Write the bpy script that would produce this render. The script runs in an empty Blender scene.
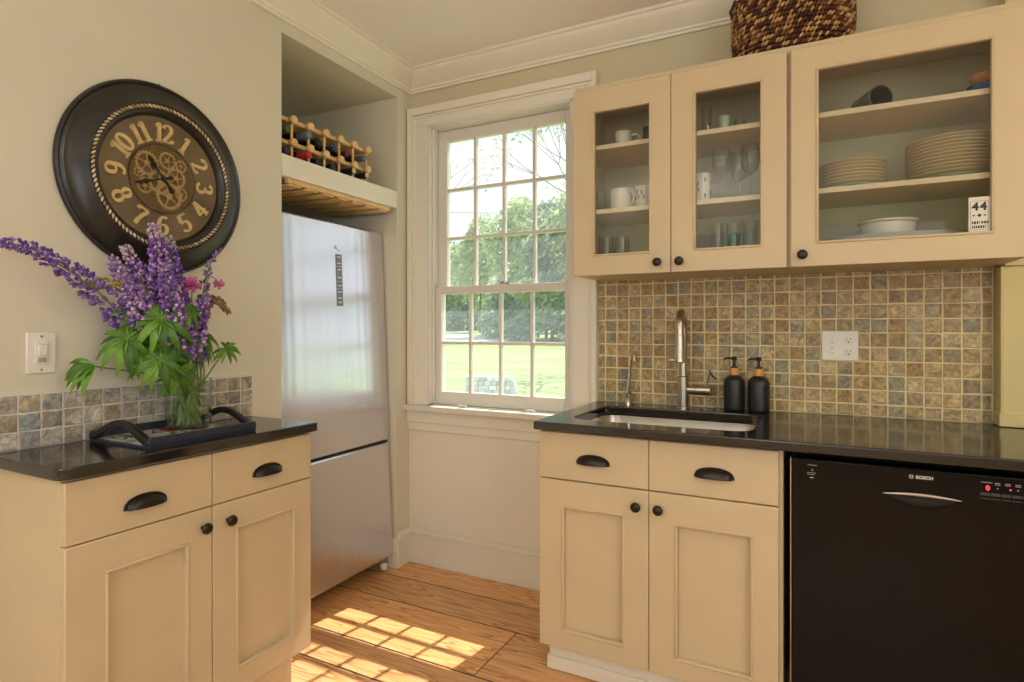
import bpy, bmesh, math, random
from math import sin, cos, pi, radians, sqrt
from mathutils import Vector, Matrix

rnd = random.Random(7)
scene = bpy.context.scene
COL = scene.collection

# ------------------------------------------------------------------ helpers
def lin(r, g, b):
    f = lambda c: (c / 255 / 12.92) if c / 255 <= .04045 else ((c / 255 + .055) / 1.055) ** 2.4
    return (f(r), f(g), f(b), 1.0)

class MB:
    """collects shapes for one mesh object"""
    def __init__(self, T=None):
        self.v = []; self.f = []; self.T = T
    def add(self, vs, fs):
        b = len(self.v)
        if self.T:
            vs = [self.T(*p) for p in vs]
        self.v.extend([tuple(p) for p in vs])
        self.f.extend([tuple(b + i for i in q) for q in fs])
    def box(self, x0, x1, y0, y1, z0, z1):
        self.add([(x0, y0, z0), (x1, y0, z0), (x1, y1, z0), (x0, y1, z0), (x0, y0, z1), (x1, y0, z1), (x1, y1, z1), (x0, y1, z1)],
                 [(0, 3, 2, 1), (4, 5, 6, 7), (0, 1, 5, 4), (1, 2, 6, 5), (2, 3, 7, 6), (3, 0, 4, 7)])
        return self
    def prism(self, poly, a0, a1, axis='z'):
        n = len(poly)
        m = {'z': lambda p, a: (p[0], p[1], a), 'x': lambda p, a: (a, p[0], p[1]), 'y': lambda p, a: (p[0], a, p[1])}[axis]
        vs = [m(p, a0) for p in poly] + [m(p, a1) for p in poly]
        fs = [tuple(range(n - 1, -1, -1)), tuple(range(n, 2 * n))] + [(i, (i + 1) % n, n + (i + 1) % n, n + i) for i in range(n)]
        self.add(vs, fs); return self
    def tube(self, path, rad, n=10, caps=True):
        path = [Vector(p) for p in path]; k = len(path)
        if not hasattr(rad, '__len__'): rad = [rad] * k
        vs = []; fs = []
        t0 = (path[1] - path[0]).normalized()
        up = Vector((0, 0, 1)) if abs(t0.z) < .9 else Vector((1, 0, 0))
        nrm = (up - t0 * up.dot(t0)).normalized()
        for i in range(k):
            t = (path[min(i + 1, k - 1)] - path[max(i - 1, 0)]).normalized()
            nrm = (nrm - t * nrm.dot(t)).normalized(); bn = t.cross(nrm)
            for j in range(n):
                a = 2 * pi * j / n
                vs.append(path[i] + (nrm * cos(a) + bn * sin(a)) * rad[i])
        for i in range(k - 1):
            for j in range(n):
                fs.append((i * n + j, i * n + (j + 1) % n, (i + 1) * n + (j + 1) % n, (i + 1) * n + j))
        if caps:
            fs.append(tuple(range(n - 1, -1, -1))); fs.append(tuple((k - 1) * n + j for j in range(n)))
        self.add(vs, fs); return self
    def lathe(self, prof, c=(0, 0, 0), n=24, axis='z', sx=1, sy=1, ring=False):
        """profile [(r, h)] turned about an axis through c; ends with r ~ 0 are capped by small rings"""
        vs = []; fs = []
        for r, h in prof:
            for j in range(n):
                a = 2 * pi * j / n; p, q = r * cos(a) * sx, r * sin(a) * sy
                vs.append({'z': (c[0] + p, c[1] + q, c[2] + h), 'x': (c[0] + h, c[1] + p, c[2] + q), 'y': (c[0] + p, c[1] + h, c[2] + q)}[axis])
        k = len(prof)
        for i in range(k - 1):
            for j in range(n):
                fs.append((i * n + j, i * n + (j + 1) % n, (i + 1) * n + (j + 1) % n, (i + 1) * n + j))
        if ring:
            for j in range(n): fs.append(((k - 1) * n + j, (k - 1) * n + (j + 1) % n, (j + 1) % n, j))
        else:
            fs.append(tuple(range(n - 1, -1, -1))); fs.append(tuple((k - 1) * n + j for j in range(n)))
        self.add(vs, fs); return self
    def ell(self, c, r, seg=10, rings=6, M=None):
        vs = []; fs = []
        c = Vector(c)
        for i in range(1, rings):
            th = pi * i / rings
            for j in range(seg):
                a = 2 * pi * j / seg
                p = Vector((r[0] * sin(th) * cos(a), r[1] * sin(th) * sin(a), r[2] * cos(th)))
                vs.append(c + (M @ p if M else p))
        top = Vector((0, 0, r[2])); vs.append(c + (M @ top if M else top)); vs.append(c - (M @ top if M else top))
        t, b = len(vs) - 2, len(vs) - 1
        for j in range(seg):
            fs.append((t, j, (j + 1) % seg)); fs.append((b, (rings - 2) * seg + (j + 1) % seg, (rings - 2) * seg + j))
        for i in range(rings - 2):
            for j in range(seg):
                fs.append((i * seg + j, (i + 1) * seg + j, (i + 1) * seg + (j + 1) % seg, i * seg + (j + 1) % seg))
        self.add(vs, fs); return self
    def sweep(self, prof, path, closed=False):
        """sweep an open 2D profile [(out, up)] along XY path with mitred corners; path points (x, y, z0), 'out' is the left normal"""
        k = len(path); vs = []; fs = []; m = len(prof)
        for i in range(k):
            p = Vector(path[i][:2])
            a = (Vector(path[i][:2]) - Vector(path[i - 1][:2])).normalized() if i > 0 else None
            b = (Vector(path[i + 1][:2]) - Vector(path[i][:2])).normalized() if i < k - 1 else None
            if a is None: a = b
            if b is None: b = a
            na = Vector((-a.y, a.x)); nb = Vector((-b.y, b.x)); nn = (na + nb); nn = nn / nn.length_squared * 2 if nn.length > 1e-6 else na
            for o, u in prof:
                q = p + nn * o; vs.append((q.x, q.y, path[i][2] + u))
        for i in range(k - 1):
            for j in range(m):
                fs.append((i * m + j, i * m + (j + 1) % m, (i + 1) * m + (j + 1) % m, (i + 1) * m + j))
        fs.append(tuple(range(m - 1, -1, -1))); fs.append(tuple((k - 1) * m + j for j in range(m)))
        self.add(vs, fs); return self
    def text(self, s, size, x0, z0, y, depth=.0006, align='CENTER', bold=0.0):
        cu = bpy.data.curves.new('lettering', 'FONT'); cu.body = s; cu.size = size; cu.align_x = align; cu.extrude = depth; cu.offset = bold
        cu.resolution_u = 3
        o = bpy.data.objects.new('lettering', cu); COL.objects.link(o)
        dg = bpy.context.evaluated_depsgraph_get(); dg.update()
        me = bpy.data.meshes.new_from_object(o.evaluated_get(dg))
        self.add([(x0 + v.co.x, y - v.co.z, z0 + v.co.y) for v in me.vertices], [tuple(p.vertices) for p in me.polygons])
        bpy.data.objects.remove(o); bpy.data.meshes.remove(me); bpy.data.curves.remove(cu)
        return self
    def build(self, name, mat, parent=None, bevel=0, seg=2, smooth=35, label=None, recalc=True):
        me = bpy.data.meshes.new(name)
        off = ROOT.get(parent.name, Vector()) if parent else Vector()
        me.from_pydata([tuple(Vector(p) - off) for p in self.v], [], self.f)
        if recalc:
            bm = bmesh.new(); bm.from_mesh(me); bmesh.ops.recalc_face_normals(bm, faces=bm.faces); bm.to_mesh(me); bm.free()
        me.materials.append(mat)
        if smooth:
            me.polygons.foreach_set('use_smooth', [True] * len(me.polygons))
            me.set_sharp_from_angle(angle=radians(smooth))
        o = bpy.data.objects.new(name, me); COL.objects.link(o)
        if parent:
            o.parent = parent; ROOT[o.name] = off
        if bevel:
            b = o.modifiers.new('edge', 'BEVEL'); b.width = bevel; b.segments = seg; b.limit_method = 'ANGLE'; b.angle_limit = radians(50); b.harden_normals = False
        if label: o['label'] = label
        return o

ROOT = {}
def tag(o, label, cat, group=None, kind=None):
    o['label'] = label; o['category'] = cat
    if group: o['group'] = group
    if kind: o['kind'] = kind
    return o
def thing(name, label, cat, loc=(0, 0, 0), group=None, rot=None, keep=False):
    """an Empty at the thing's base; world-authored meshes are shifted to it unless keep (local authoring)"""
    o = bpy.data.objects.new(name, None); COL.objects.link(o)
    o.empty_display_size = .05
    o.location = loc
    if rot: o.rotation_euler = rot
    ROOT[o.name] = Vector() if keep else Vector(loc)
    return tag(o, label, cat, group)
def struct(o):
    o['kind'] = 'structure'; return o
def sroot(name, loc=(0, 0, 0), rot=None):
    o = bpy.data.objects.new(name, None); COL.objects.link(o); o.location = loc
    if rot: o.rotation_euler = rot
    ROOT[o.name] = Vector(); o['kind'] = 'structure'
    return o
def copy_tree(o, parent=None):
    c = o.copy(); COL.objects.link(c)
    if parent: c.parent = parent
    for ch in list(o.children): copy_tree(ch, c)
    return c

# ------------------------------------------------------------------ materials
def new_mat(name):
    m = bpy.data.materials.new(name); m.use_nodes = True
    nt = m.node_tree; b = nt.nodes['Principled BSDF']
    return m, nt, b
def N(nt, t, **k):
    n = nt.nodes.new(t)
    for a, v in k.items():
        if a.startswith('i_'): n.inputs[a[2:].replace('_', ' ')].default_value = v
        else: setattr(n, a, v)
    return n
def lk(nt, a, b): nt.links.new(a, b)
def ramp(nt, stops, interp='LINEAR'):
    r = nt.nodes.new('ShaderNodeValToRGB'); r.color_ramp.interpolation = interp
    e = r.color_ramp.elements
    while len(e) > 1: e.remove(e[-1])
    e[0].position = stops[0][0]; e[0].color = stops[0][1]
    for p, c in stops[1:]:
        n = e.new(p); n.color = c
    return r
def simple(name, col, rough=.5, metal=0, spec=.5, bump=0, bscale=60, mott=0, mscale=3, coat=0):
    m, nt, b = new_mat(name)
    b.inputs['Base Color'].default_value = col; b.inputs['Roughness'].default_value = rough
    b.inputs['Metallic'].default_value = metal; b.inputs['Specular IOR Level'].default_value = spec
    if coat: b.inputs['Coat Weight'].default_value = coat; b.inputs['Coat Roughness'].default_value = .08
    if mott or bump:
        tc = N(nt, 'ShaderNodeTexCoord')
    if mott:
        no = N(nt, 'ShaderNodeTexNoise'); no.inputs['Scale'].default_value = mscale; no.inputs['Detail'].default_value = 5
        lk(nt, tc.outputs['Object'], no.inputs['Vector'])
        d = [max(0, c * (1 - mott)) for c in col[:3]] + [1]; l = [min(1, c * (1 + mott)) for c in col[:3]] + [1]
        r = ramp(nt, [(.3, d), (.7, l)]); lk(nt, no.outputs['Fac'], r.inputs['Fac']); lk(nt, r.outputs['Color'], b.inputs['Base Color'])
    if bump:
        no2 = N(nt, 'ShaderNodeTexNoise'); no2.inputs['Scale'].default_value = bscale; no2.inputs['Detail'].default_value = 4
        lk(nt, tc.outputs['Object'], no2.inputs['Vector'])
        bp = N(nt, 'ShaderNodeBump'); bp.inputs['Strength'].default_value = bump; bp.inputs['Distance'].default_value = .002
        lk(nt, no2.outputs['Fac'], bp.inputs['Height']); lk(nt, bp.outputs['Normal'], b.inputs['Normal'])
    return m
def island_mat(name, stops, rough=.5, metal=0, interp='LINEAR', trans=0):
    m, nt, b = new_mat(name)
    g = N(nt, 'ShaderNodeNewGeometry'); r = ramp(nt, stops, interp)
    lk(nt, g.outputs['Random Per Island'], r.inputs['Fac']); lk(nt, r.outputs['Color'], b.inputs['Base Color'])
    b.inputs['Roughness'].default_value = rough; b.inputs['Metallic'].default_value = metal
    if trans:
        out = nt.nodes['Material Output']; t = N(nt, 'ShaderNodeBsdfTranslucent'); mx = N(nt, 'ShaderNodeMixShader'); mx.inputs[0].default_value = trans
        lk(nt, r.outputs['Color'], t.inputs['Color']); lk(nt, b.outputs[0], mx.inputs[1]); lk(nt, t.outputs[0], mx.inputs[2]); lk(nt, mx.outputs[0], out.inputs['Surface'])
    return m

M = {}
M['wall'] = simple('sage_wall_paint', (.66, .625, .495, 1), .6, bump=.04, bscale=90, mott=.02)
M['wallback'] = simple('sage_wall_paint_warm_light', (.58, .52, .345, 1), .6, bump=.04, bscale=90, mott=.02)  # same sage paint, with dim warm lamp light put into the colour
M['trim'] = simple('cream_trim_paint', (.79, .75, .625, 1), .42, bump=.02, bscale=40)
M['sash'] = simple('white_sash_paint', (.72, .69, .62, 1), .45, bump=.02, bscale=60)
M['ceil'] = simple('ceiling_paint', (.88, .85, .80, 1), .7)
M['cab'] = simple('cream_cabinet_paint', (.595, .475, .295, 1), .42, bump=.03, bscale=25, mott=.03, mscale=6)
M['shelf'] = simple('cream_shelf_paint', (.74, .65, .46, 1), .45)
M['cabin'] = simple('cabinet_interior_paint', (.58, .55, .34, 1), .5)
M['granite'] = None
M['pull'] = simple('oil_rubbed_bronze', (.03, .026, .022, 1), .32, metal=.6)
M['steel'] = simple('brushed_nickel', (.50, .45, .38, 1), .3, metal=1)
M['basin'] = simple('satin_sink_steel', (.60, .54, .46, 1), .33, metal=1)
M['chrome'] = simple('polished_chrome', (.75, .72, .68, 1), .12, metal=1)
M['blackgloss'] = simple('black_dishwasher_enamel', (.006, .0058, .005, 1), .16, spec=.2, bump=.01, bscale=8)
M['blackmatte'] = simple('black_rubber', (.008, .008, .008, 1), .6)
M['gap'] = simple('dark_recess', (.01, .009, .008, 1), .8)
M['white'] = simple('white_plastic', (.80, .77, .70, 1), .35)
M['soap'] = simple('matte_black_bottle', (.012, .013, .013, 1), .38)
M['bamboo'] = simple('bamboo_collar', lin(214, 156, 84), .5, mott=.12, mscale=60)
M['cream_china'] = simple('cream_china', (.72, .62, .38, 1), .25)
M['green_china'] = simple('pale_green_china', (.48, .56, .42, 1), .25)
M['white_china'] = simple('white_china', (.75, .74, .66, 1), .2)
M['blue_china'] = simple('blue_glaze', (.05, .12, .28, 1), .25)
M['orange_china'] = simple('orange_glaze', (.55, .25, .05, 1), .3)
M['ink'] = simple('black_ink', (.02, .02, .02, 1), .6)
M['paper'] = simple('card_paper', (.74, .72, .64, 1), .7)
M['letter'] = simple('silver_lettering', (.75, .75, .72, 1), .4)
M['clockframe'] = simple('ebonised_clock_frame', (.017, .015, .012, 1), .33, spec=.5, mott=.5, mscale=14)
M['clockface'] = simple('bronze_clock_face', lin(120, 104, 82), .5, mott=.2, mscale=9)
M['gold'] = simple('aged_gold', lin(224, 198, 144), .42, metal=0, mott=.15, mscale=30)
M['brass'] = simple('antique_brass_gears', lin(112, 92, 62), .45, metal=.1, mott=.25, mscale=40)
M['gearmetal'] = simple('gold_gear_metal', lin(184, 158, 108), .4, metal=.15, mott=.15, mscale=40)
M['rope'] = island_mat('rope_bezel', [(0, lin(150, 122, 86)), (.5, lin(196, 172, 130)), (1, lin(222, 206, 172))], .4, .0)
M['hand'] = simple('blackened_hand', (.02, .017, .012, 1), .4)
M['stem'] = simple('green_stem', lin(105, 135, 60), .5, mott=.2, mscale=40)
M['pine'] = simple('light_pine', lin(224, 188, 130), .5, mott=.15, mscale=25)
M['pinedark'] = simple('aged_pine', lin(190, 138, 78), .5, mott=.18, mscale=25)
M['slatshade'] = simple('slat_gap_shade', lin(70, 44, 26), .6)
M['tray'] = simple('speckled_navy_tray', lin(40, 46, 62), .3, mott=.95, mscale=260)
M['trayhandle'] = simple('black_tray_handle', (.011, .011, .012, 1), .35)
M['road'] = simple('pale_road', (.62, .58, .55, 1), .9)
M['bark'] = simple('grey_bark', (.20, .17, .14, 1), .9)
M['bark_pale'] = simple('pale_bark', (.26, .23, .21, 1), .9)
M['wire'] = simple('utility_cable', (.18, .18, .18, 1), .7)
M['stone'] = island_mat('whitewashed_stone', [(0, lin(190, 190, 196)), (.4, lin(226, 226, 230)), (1, lin(246, 245, 245))], .8)

# granite
m, nt, b = new_mat('black_granite')
tc = N(nt, 'ShaderNodeTexCoord'); vo = N(nt, 'ShaderNodeTexNoise'); vo.inputs['Scale'].default_value = 260; vo.inputs['Detail'].default_value = 3
lk(nt, tc.outputs['Object'], vo.inputs['Vector'])
r = ramp(nt, [(.0, (.006, .006, .006, 1)), (.58, (.012, .011, .010, 1)), (.68, (.035, .03, .022, 1)), (.78, (.06, .055, .045, 1))]); lk(nt, vo.outputs['Fac'], r.inputs['Fac']); lk(nt, r.outputs['Color'], b.inputs['Base Color'])
b.inputs['Roughness'].default_value = .11; b.inputs['IOR'].default_value = 1.75
M['granite'] = m

# slate mosaic tile: colour per tile, cleft streaks and bump
def tile_mat(name, stops):
    m, nt, b = new_mat(name)
    g = N(nt, 'ShaderNodeNewGeometry'); tc = N(nt, 'ShaderNodeTexCoord')
    r = ramp(nt, stops, 'LINEAR'); lk(nt, g.outputs['Random Per Island'], r.inputs['Fac'])
    add = N(nt, 'ShaderNodeVectorMath', operation='ADD'); sc = N(nt, 'ShaderNodeVectorMath', operation='SCALE'); sc.inputs['Scale'].default_value = 40
    cmb = N(nt, 'ShaderNodeCombineXYZ'); lk(nt, g.outputs['Random Per Island'], cmb.inputs[0]); lk(nt, g.outputs['Random Per Island'], cmb.inputs[2])
    lk(nt, cmb.outputs[0], sc.inputs[0]); lk(nt, tc.outputs['Object'], add.inputs[0]); lk(nt, sc.outputs[0], add.inputs[1])
    n1 = N(nt, 'ShaderNodeTexNoise'); n1.inputs['Scale'].default_value = 32; n1.inputs['Detail'].default_value = 6; n1.inputs['Distortion'].default_value = 1.6
    n2 = N(nt, 'ShaderNodeTexNoise'); n2.inputs['Scale'].default_value = 130; n2.inputs['Detail'].default_value = 4
    lk(nt, add.outputs[0], n1.inputs['Vector']); lk(nt, add.outputs[0], n2.inputs['Vector'])
    mx = N(nt, 'ShaderNodeMix', data_type='RGBA', blend_type='MULTIPLY'); mx.inputs[0].default_value = 1
    rr = ramp(nt, [(.28, (.5, .47, .44, 1)), (.5, (1, 1, 1, 1)), (.68, (1.6, 1.52, 1.36, 1))]); lk(nt, n1.outputs['Fac'], rr.inputs['Fac'])
    lk(nt, r.outputs['Color'], mx.inputs[6]); lk(nt, rr.outputs['Color'], mx.inputs[7])
    mx2 = N(nt, 'ShaderNodeMix', data_type='RGBA', blend_type='MULTIPLY'); mx2.inputs[0].default_value = .7
    r2 = ramp(nt, [(.35, (.75, .75, .75, 1)), (.65, (1.2, 1.2, 1.2, 1))]); lk(nt, n2.outputs['Fac'], r2.inputs['Fac'])
    lk(nt, mx.outputs[2], mx2.inputs[6]); lk(nt, r2.outputs['Color'], mx2.inputs[7]); lk(nt, mx2.outputs[2], b.inputs['Base Color'])
    ad = N(nt, 'ShaderNodeMath', operation='ADD'); lk(nt, n1.outputs['Fac'], ad.inputs[0]); lk(nt, n2.outputs['Fac'], ad.inputs[1])
    bp = N(nt, 'ShaderNodeBump'); bp.inputs['Strength'].default_value = .55; bp.inputs['Distance'].default_value = .004
    lk(nt, ad.outputs[0], bp.inputs['Height']); lk(nt, bp.outputs['Normal'], b.inputs['Normal'])
    b.inputs['Roughness'].default_value = .42
    return m
M['tile'] = tile_mat('tumbled_slate_tile', [(0, lin(140, 130, 104)), (.15, lin(166, 146, 104)), (.3, lin(184, 162, 118)), (.42, lin(150, 122, 78)), (.55, lin(166, 138, 90)), (.68, lin(154, 142, 108)), (.78, lin(138, 134, 114)), (.88, lin(186, 168, 128)), (1, lin(148, 122, 72))])
M['tile_left'] = tile_mat('slate_tile_daylit', [(0, lin(154, 147, 136)), (.2, lin(171, 158, 136)), (.4, lin(140, 134, 123)), (.55, lin(151, 158, 162)), (.7, lin(165, 151, 134)), (.85, lin(182, 178, 169)), (1, lin(160, 140, 112))])  # same slate as the sink side, brighter daylight put into its colours
M['grout'] = simple('sandy_grout', lin(228, 210, 164), .9, bump=.1, bscale=200)
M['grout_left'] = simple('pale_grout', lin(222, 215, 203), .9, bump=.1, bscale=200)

# pine floor with cathedral grain
m, nt, b = new_mat('heart_pine_planks')
g = N(nt, 'ShaderNodeNewGeometry'); tc = N(nt, 'ShaderNodeTexCoord')
cmb = N(nt, 'ShaderNodeCombineXYZ'); mu = N(nt, 'ShaderNodeMath', operation='MULTIPLY'); mu.inputs[1].default_value = 37
lk(nt, g.outputs['Random Per Island'], mu.inputs[0]); lk(nt, mu.outputs[0], cmb.inputs[0]); lk(nt, mu.outputs[0], cmb.inputs[1])
add = N(nt, 'ShaderNodeVectorMath', operation='ADD'); lk(nt, tc.outputs['Object'], add.inputs[0]); lk(nt, cmb.outputs[0], add.inputs[1])
mp = N(nt, 'ShaderNodeMapping'); mp.inputs['Scale'].default_value = (.55, 7.5, 1); lk(nt, add.outputs[0], mp.inputs['Vector'])
n1 = N(nt, 'ShaderNodeTexNoise'); n1.inputs['Scale'].default_value = 1.6; n1.inputs['Detail'].default_value = 3; n1.inputs['Roughness'].default_value = .45; lk(nt, mp.outputs[0], n1.inputs['Vector'])
ms = N(nt, 'ShaderNodeMath', operation='MULTIPLY'); ms.inputs[1].default_value = 13; lk(nt, n1.outputs['Fac'], ms.inputs[0])
fr = N(nt, 'ShaderNodeMath', operation='FRACT'); lk(nt, ms.outputs[0], fr.inputs[0])
mp2 = N(nt, 'ShaderNodeMapping'); mp2.inputs['Scale'].default_value = (4, 130, 1); lk(nt, add.outputs[0], mp2.inputs['Vector'])
n2 = N(nt, 'ShaderNodeTexNoise'); n2.inputs['Scale'].default_value = 2; n2.inputs['Detail'].default_value = 4; lk(nt, mp2.outputs[0], n2.inputs['Vector'])
rg = ramp(nt, [(0, lin(230, 182, 130)), (.5, lin(222, 170, 116)), (.8, lin(206, 148, 94)), (.93, lin(172, 114, 66)), (1, lin(220, 170, 116))]); lk(nt, fr.outputs[0], rg.inputs['Fac'])
mx = N(nt, 'ShaderNodeMix', data_type='RGBA', blend_type='MULTIPLY'); mx.inputs[0].default_value = .45
r2 = ramp(nt, [(.3, (.7, .66, .6, 1)), (.65, (1.12, 1.1, 1.08, 1))]); lk(nt, n2.outputs['Fac'], r2.inputs['Fac'])
lk(nt, rg.outputs['Color'], mx.inputs[6]); lk(nt, r2.outputs['Color'], mx.inputs[7])
mx3 = N(nt, 'ShaderNodeMix', data_type='RGBA', blend_type='MULTIPLY'); mx3.inputs[0].default_value = 1
r3 = ramp(nt, [(0, (.86, .84, .82, 1)), (.5, (1, 1, 1, 1)), (1, (1.12, 1.08, 1.0, 1))]); lk(nt, g.outputs['Random Per Island'], r3.inputs['Fac'])
lk(nt, mx.outputs[2], mx3.inputs[6]); lk(nt, r3.outputs['Color'], mx3.inputs[7]); lk(nt, mx3.outputs[2], b.inputs['Base Color'])
b.inputs['Roughness'].default_value = .33
bp = N(nt, 'ShaderNodeBump'); bp.inputs['Strength'].default_value = .12; bp.inputs['Distance'].default_value = .002; lk(nt, n2.outputs['Fac'], bp.inputs['Height']); lk(nt, bp.outputs['Normal'], b.inputs['Normal'])
M['floor'] = m

# brushed fridge steel (grain across the door: reflections smear vertically)
m, nt, b = new_mat('brushed_fridge_steel')
b.inputs['Base Color'].default_value = (.68, .68, .73, 1); b.inputs['Metallic'].default_value = 1; b.inputs['Roughness'].default_value = .21
tc = N(nt, 'ShaderNodeTexCoord'); mp = N(nt, 'ShaderNodeMapping'); mp.inputs['Scale'].default_value = (1, 5, 500); lk(nt, tc.outputs['Object'], mp.inputs['Vector'])
no = N(nt, 'ShaderNodeTexNoise'); no.inputs['Scale'].default_value = 1; no.inputs['Detail'].default_value = 2; lk(nt, mp.outputs[0], no.inputs['Vector'])
mp3 = N(nt, 'ShaderNodeMapping'); mp3.inputs['Scale'].default_value = (1, 13, .35); lk(nt, tc.outputs['Object'], mp3.inputs['Vector'])
no3 = N(nt, 'ShaderNodeTexNoise'); no3.inputs['Scale'].default_value = 1; no3.inputs['Detail'].default_value = 1; lk(nt, mp3.outputs[0], no3.inputs['Vector'])
bp = N(nt, 'ShaderNodeBump'); bp.inputs['Strength'].default_value = .18; bp.inputs['Distance'].default_value = .0006; lk(nt, no.outputs['Fac'], bp.inputs['Height'])
bp3 = N(nt, 'ShaderNodeBump'); bp3.inputs['Strength'].default_value = .5; bp3.inputs['Distance'].default_value = .007; lk(nt, no3.outputs['Fac'], bp3.inputs['Height']); lk(nt, bp.outputs['Normal'], bp3.inputs['Normal'])
lk(nt, bp3.outputs['Normal'], b.inputs['Normal'])
M['fridge'] = m

# thin glass: transparent with fresnel gloss
def thin_glass(name, tint=(1, 1, 1, 1), ior=1.45, haze=0, hazecol=(1, 1, 1, 1), edge=0):
    m = bpy.data.materials.new(name); m.use_nodes = True; nt = m.node_tree; nt.nodes.clear()
    out = N(nt, 'ShaderNodeOutputMaterial'); tr = N(nt, 'ShaderNodeBsdfTransparent'); tr.inputs[0].default_value = tint
    gl = N(nt, 'ShaderNodeBsdfGlossy'); gl.inputs['Roughness'].default_value = .02
    lw_ = N(nt, 'ShaderNodeLayerWeight'); pw_ = N(nt, 'ShaderNodeMath', operation='POWER'); pw_.inputs[1].default_value = 5
    lk(nt, lw_.outputs['Facing'], pw_.inputs[0]); f0 = ((ior - 1) / (ior + 1)) ** 2
    fr = N(nt, 'ShaderNodeMath', operation='MULTIPLY_ADD'); fr.inputs[1].default_value = 1 - f0; fr.inputs[2].default_value = f0; lk(nt, pw_.outputs[0], fr.inputs[0])
    mx = N(nt, 'ShaderNodeMixShader'); lk(nt, fr.outputs[0], mx.inputs[0]); lk(nt, gl.outputs[0], mx.inputs[2])
    if edge:
        p3 = N(nt, 'ShaderNodeMath', operation='POWER'); p3.inputs[1].default_value = 2.2; lk(nt, lw_.outputs['Facing'], p3.inputs[0])
        er = ramp(nt, [(0, tint), (.35, [c * .93 for c in tint[:3]] + [1]), (1, [c * (1 - edge) for c in tint[:3]] + [1])]); lk(nt, p3.outputs[0], er.inputs['Fac']); lk(nt, er.outputs['Color'], tr.inputs[0])
    if haze:
        tl = N(nt, 'ShaderNodeBsdfTranslucent'); tl.inputs[0].default_value = hazecol
        m2 = N(nt, 'ShaderNodeMixShader'); m2.inputs[0].default_value = haze
        lk(nt, tr.outputs[0], m2.inputs[1]); lk(nt, tl.outputs[0], m2.inputs[2]); lk(nt, m2.outputs[0], mx.inputs[1])
    else:
        lk(nt, tr.outputs[0], mx.inputs[1])
    lk(nt, mx.outputs[0], out.inputs['Surface'])
    return m
M['pane'] = thin_glass('haze_mixed_glass', (.98, .99, 1, 1), 1.25, .05, (.92, .96, 1, 1))  # translucent white mixed in to paint haze over the view
M['pane_hazy'] = thin_glass('haze_mixed_glass_low', (.97, .985, 1, 1), 1.25, .055, (.88, .94, 1, 1))  # haze mixed into the lower panes in place of an insect screen
M['cabglass'] = thin_glass('cabinet_door_glass', (.93, .93, .91, 1), 1.4)
M['glass'] = thin_glass('clear_drinking_glass', (.95, .96, .94, 1), 1.5, edge=.6)
M['vaseglass'] = thin_glass('clear_vase_glass', (.95, .97, .95, 1), 1.6, edge=.3)
M['water'] = thin_glass('vase_water', (.94, .97, .92, 1), 1.25, edge=.12)
M['crystal'] = thin_glass('clock_glass', (.97, .97, .95, 1), 1.2)
M['foil_steel'] = M['chrome']

def emit(name, col, s):
    m, nt, b = new_mat(name); b.inputs['Base Color'].default_value = (0.02, 0.0, 0.0, 1)
    b.inputs['Emission Color'].default_value = col; b.inputs['Emission Strength'].default_value = s
    return m
M['led'] = emit('red_led', (1, .05, .08, 1), 2.2)

# plants
M['leaf'] = island_mat('lupine_leaf', [(0, lin(52, 92, 22)), (.5, lin(80, 126, 34)), (1, lin(116, 160, 50))], .42, trans=.25)
M['purple'] = island_mat('lupine_florets_purple', [(0, lin(96, 60, 138)), (.4, lin(138, 94, 178)), (.75, lin(174, 132, 204)), (1, lin(222, 196, 228))], .6, trans=.2)
M['violet'] = island_mat('lupine_florets_violet', [(0, lin(92, 64, 142)), (.5, lin(130, 96, 182)), (1, lin(180, 150, 214))], .6, trans=.2)
M['lilac'] = island_mat('lupine_florets_lilac', [(0, lin(124, 84, 164)), (.4, lin(164, 124, 192)), (.8, lin(204, 172, 214)), (1, lin(236, 216, 230))], .6, trans=.2)
M['palelilac'] = island_mat('pale_lilac_buds', [(0, lin(160, 128, 170)), (.5, lin(196, 174, 190)), (1, lin(226, 212, 206))], .6, trans=.2)
M['faded'] = island_mat('lupine_florets_faded', [(0, lin(110, 78, 60)), (.5, lin(150, 112, 84)), (.8, lin(176, 160, 70)), (1, lin(150, 100, 130))], .6, trans=.2)
M['yellowtip'] = island_mat('yellow_green_buds', [(0, lin(150, 128, 60)), (.5, lin(190, 176, 80)), (1, lin(176, 140, 110))], .6, trans=.2)
M['pinkflower'] = island_mat('pink_petals', [(0, lin(190, 80, 150)), (1, lin(226, 130, 180))], .6, trans=.25)
M['tree_bright'] = island_mat('leaves_painted_sunlit', [(0, lin(140, 166, 112)), (.5, lin(174, 194, 142)), (1, lin(206, 218, 172))], .6, trans=.45)  # sunlight and overexposure put into a pale leaf colour
M['tree_mid'] = island_mat('leaves_painted_shaded', [(0, lin(118, 140, 124)), (.5, lin(146, 168, 146)), (1, lin(176, 194, 168))], .6, trans=.4)  # duller copy of the leaves, shade put into the colour
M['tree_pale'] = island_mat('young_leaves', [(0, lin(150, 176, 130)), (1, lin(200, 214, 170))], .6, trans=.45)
# lawn
m, nt, b = new_mat('mown_lawn')
tc = N(nt, 'ShaderNodeTexCoord'); no = N(nt, 'ShaderNodeTexNoise'); no.inputs['Scale'].default_value = .35; no.inputs['Detail'].default_value = 8
lk(nt, tc.outputs['Object'], no.inputs['Vector'])
r = ramp(nt, [(.3, lin(122, 146, 84)), (.6, lin(146, 168, 102)), (.75, lin(164, 180, 120))]); lk(nt, no.outputs['Fac'], r.inputs['Fac']); lk(nt, r.outputs['Color'], b.inputs['Base Color'])
b.inputs['Roughness'].default_value = .9
M['lawn'] = m

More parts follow.
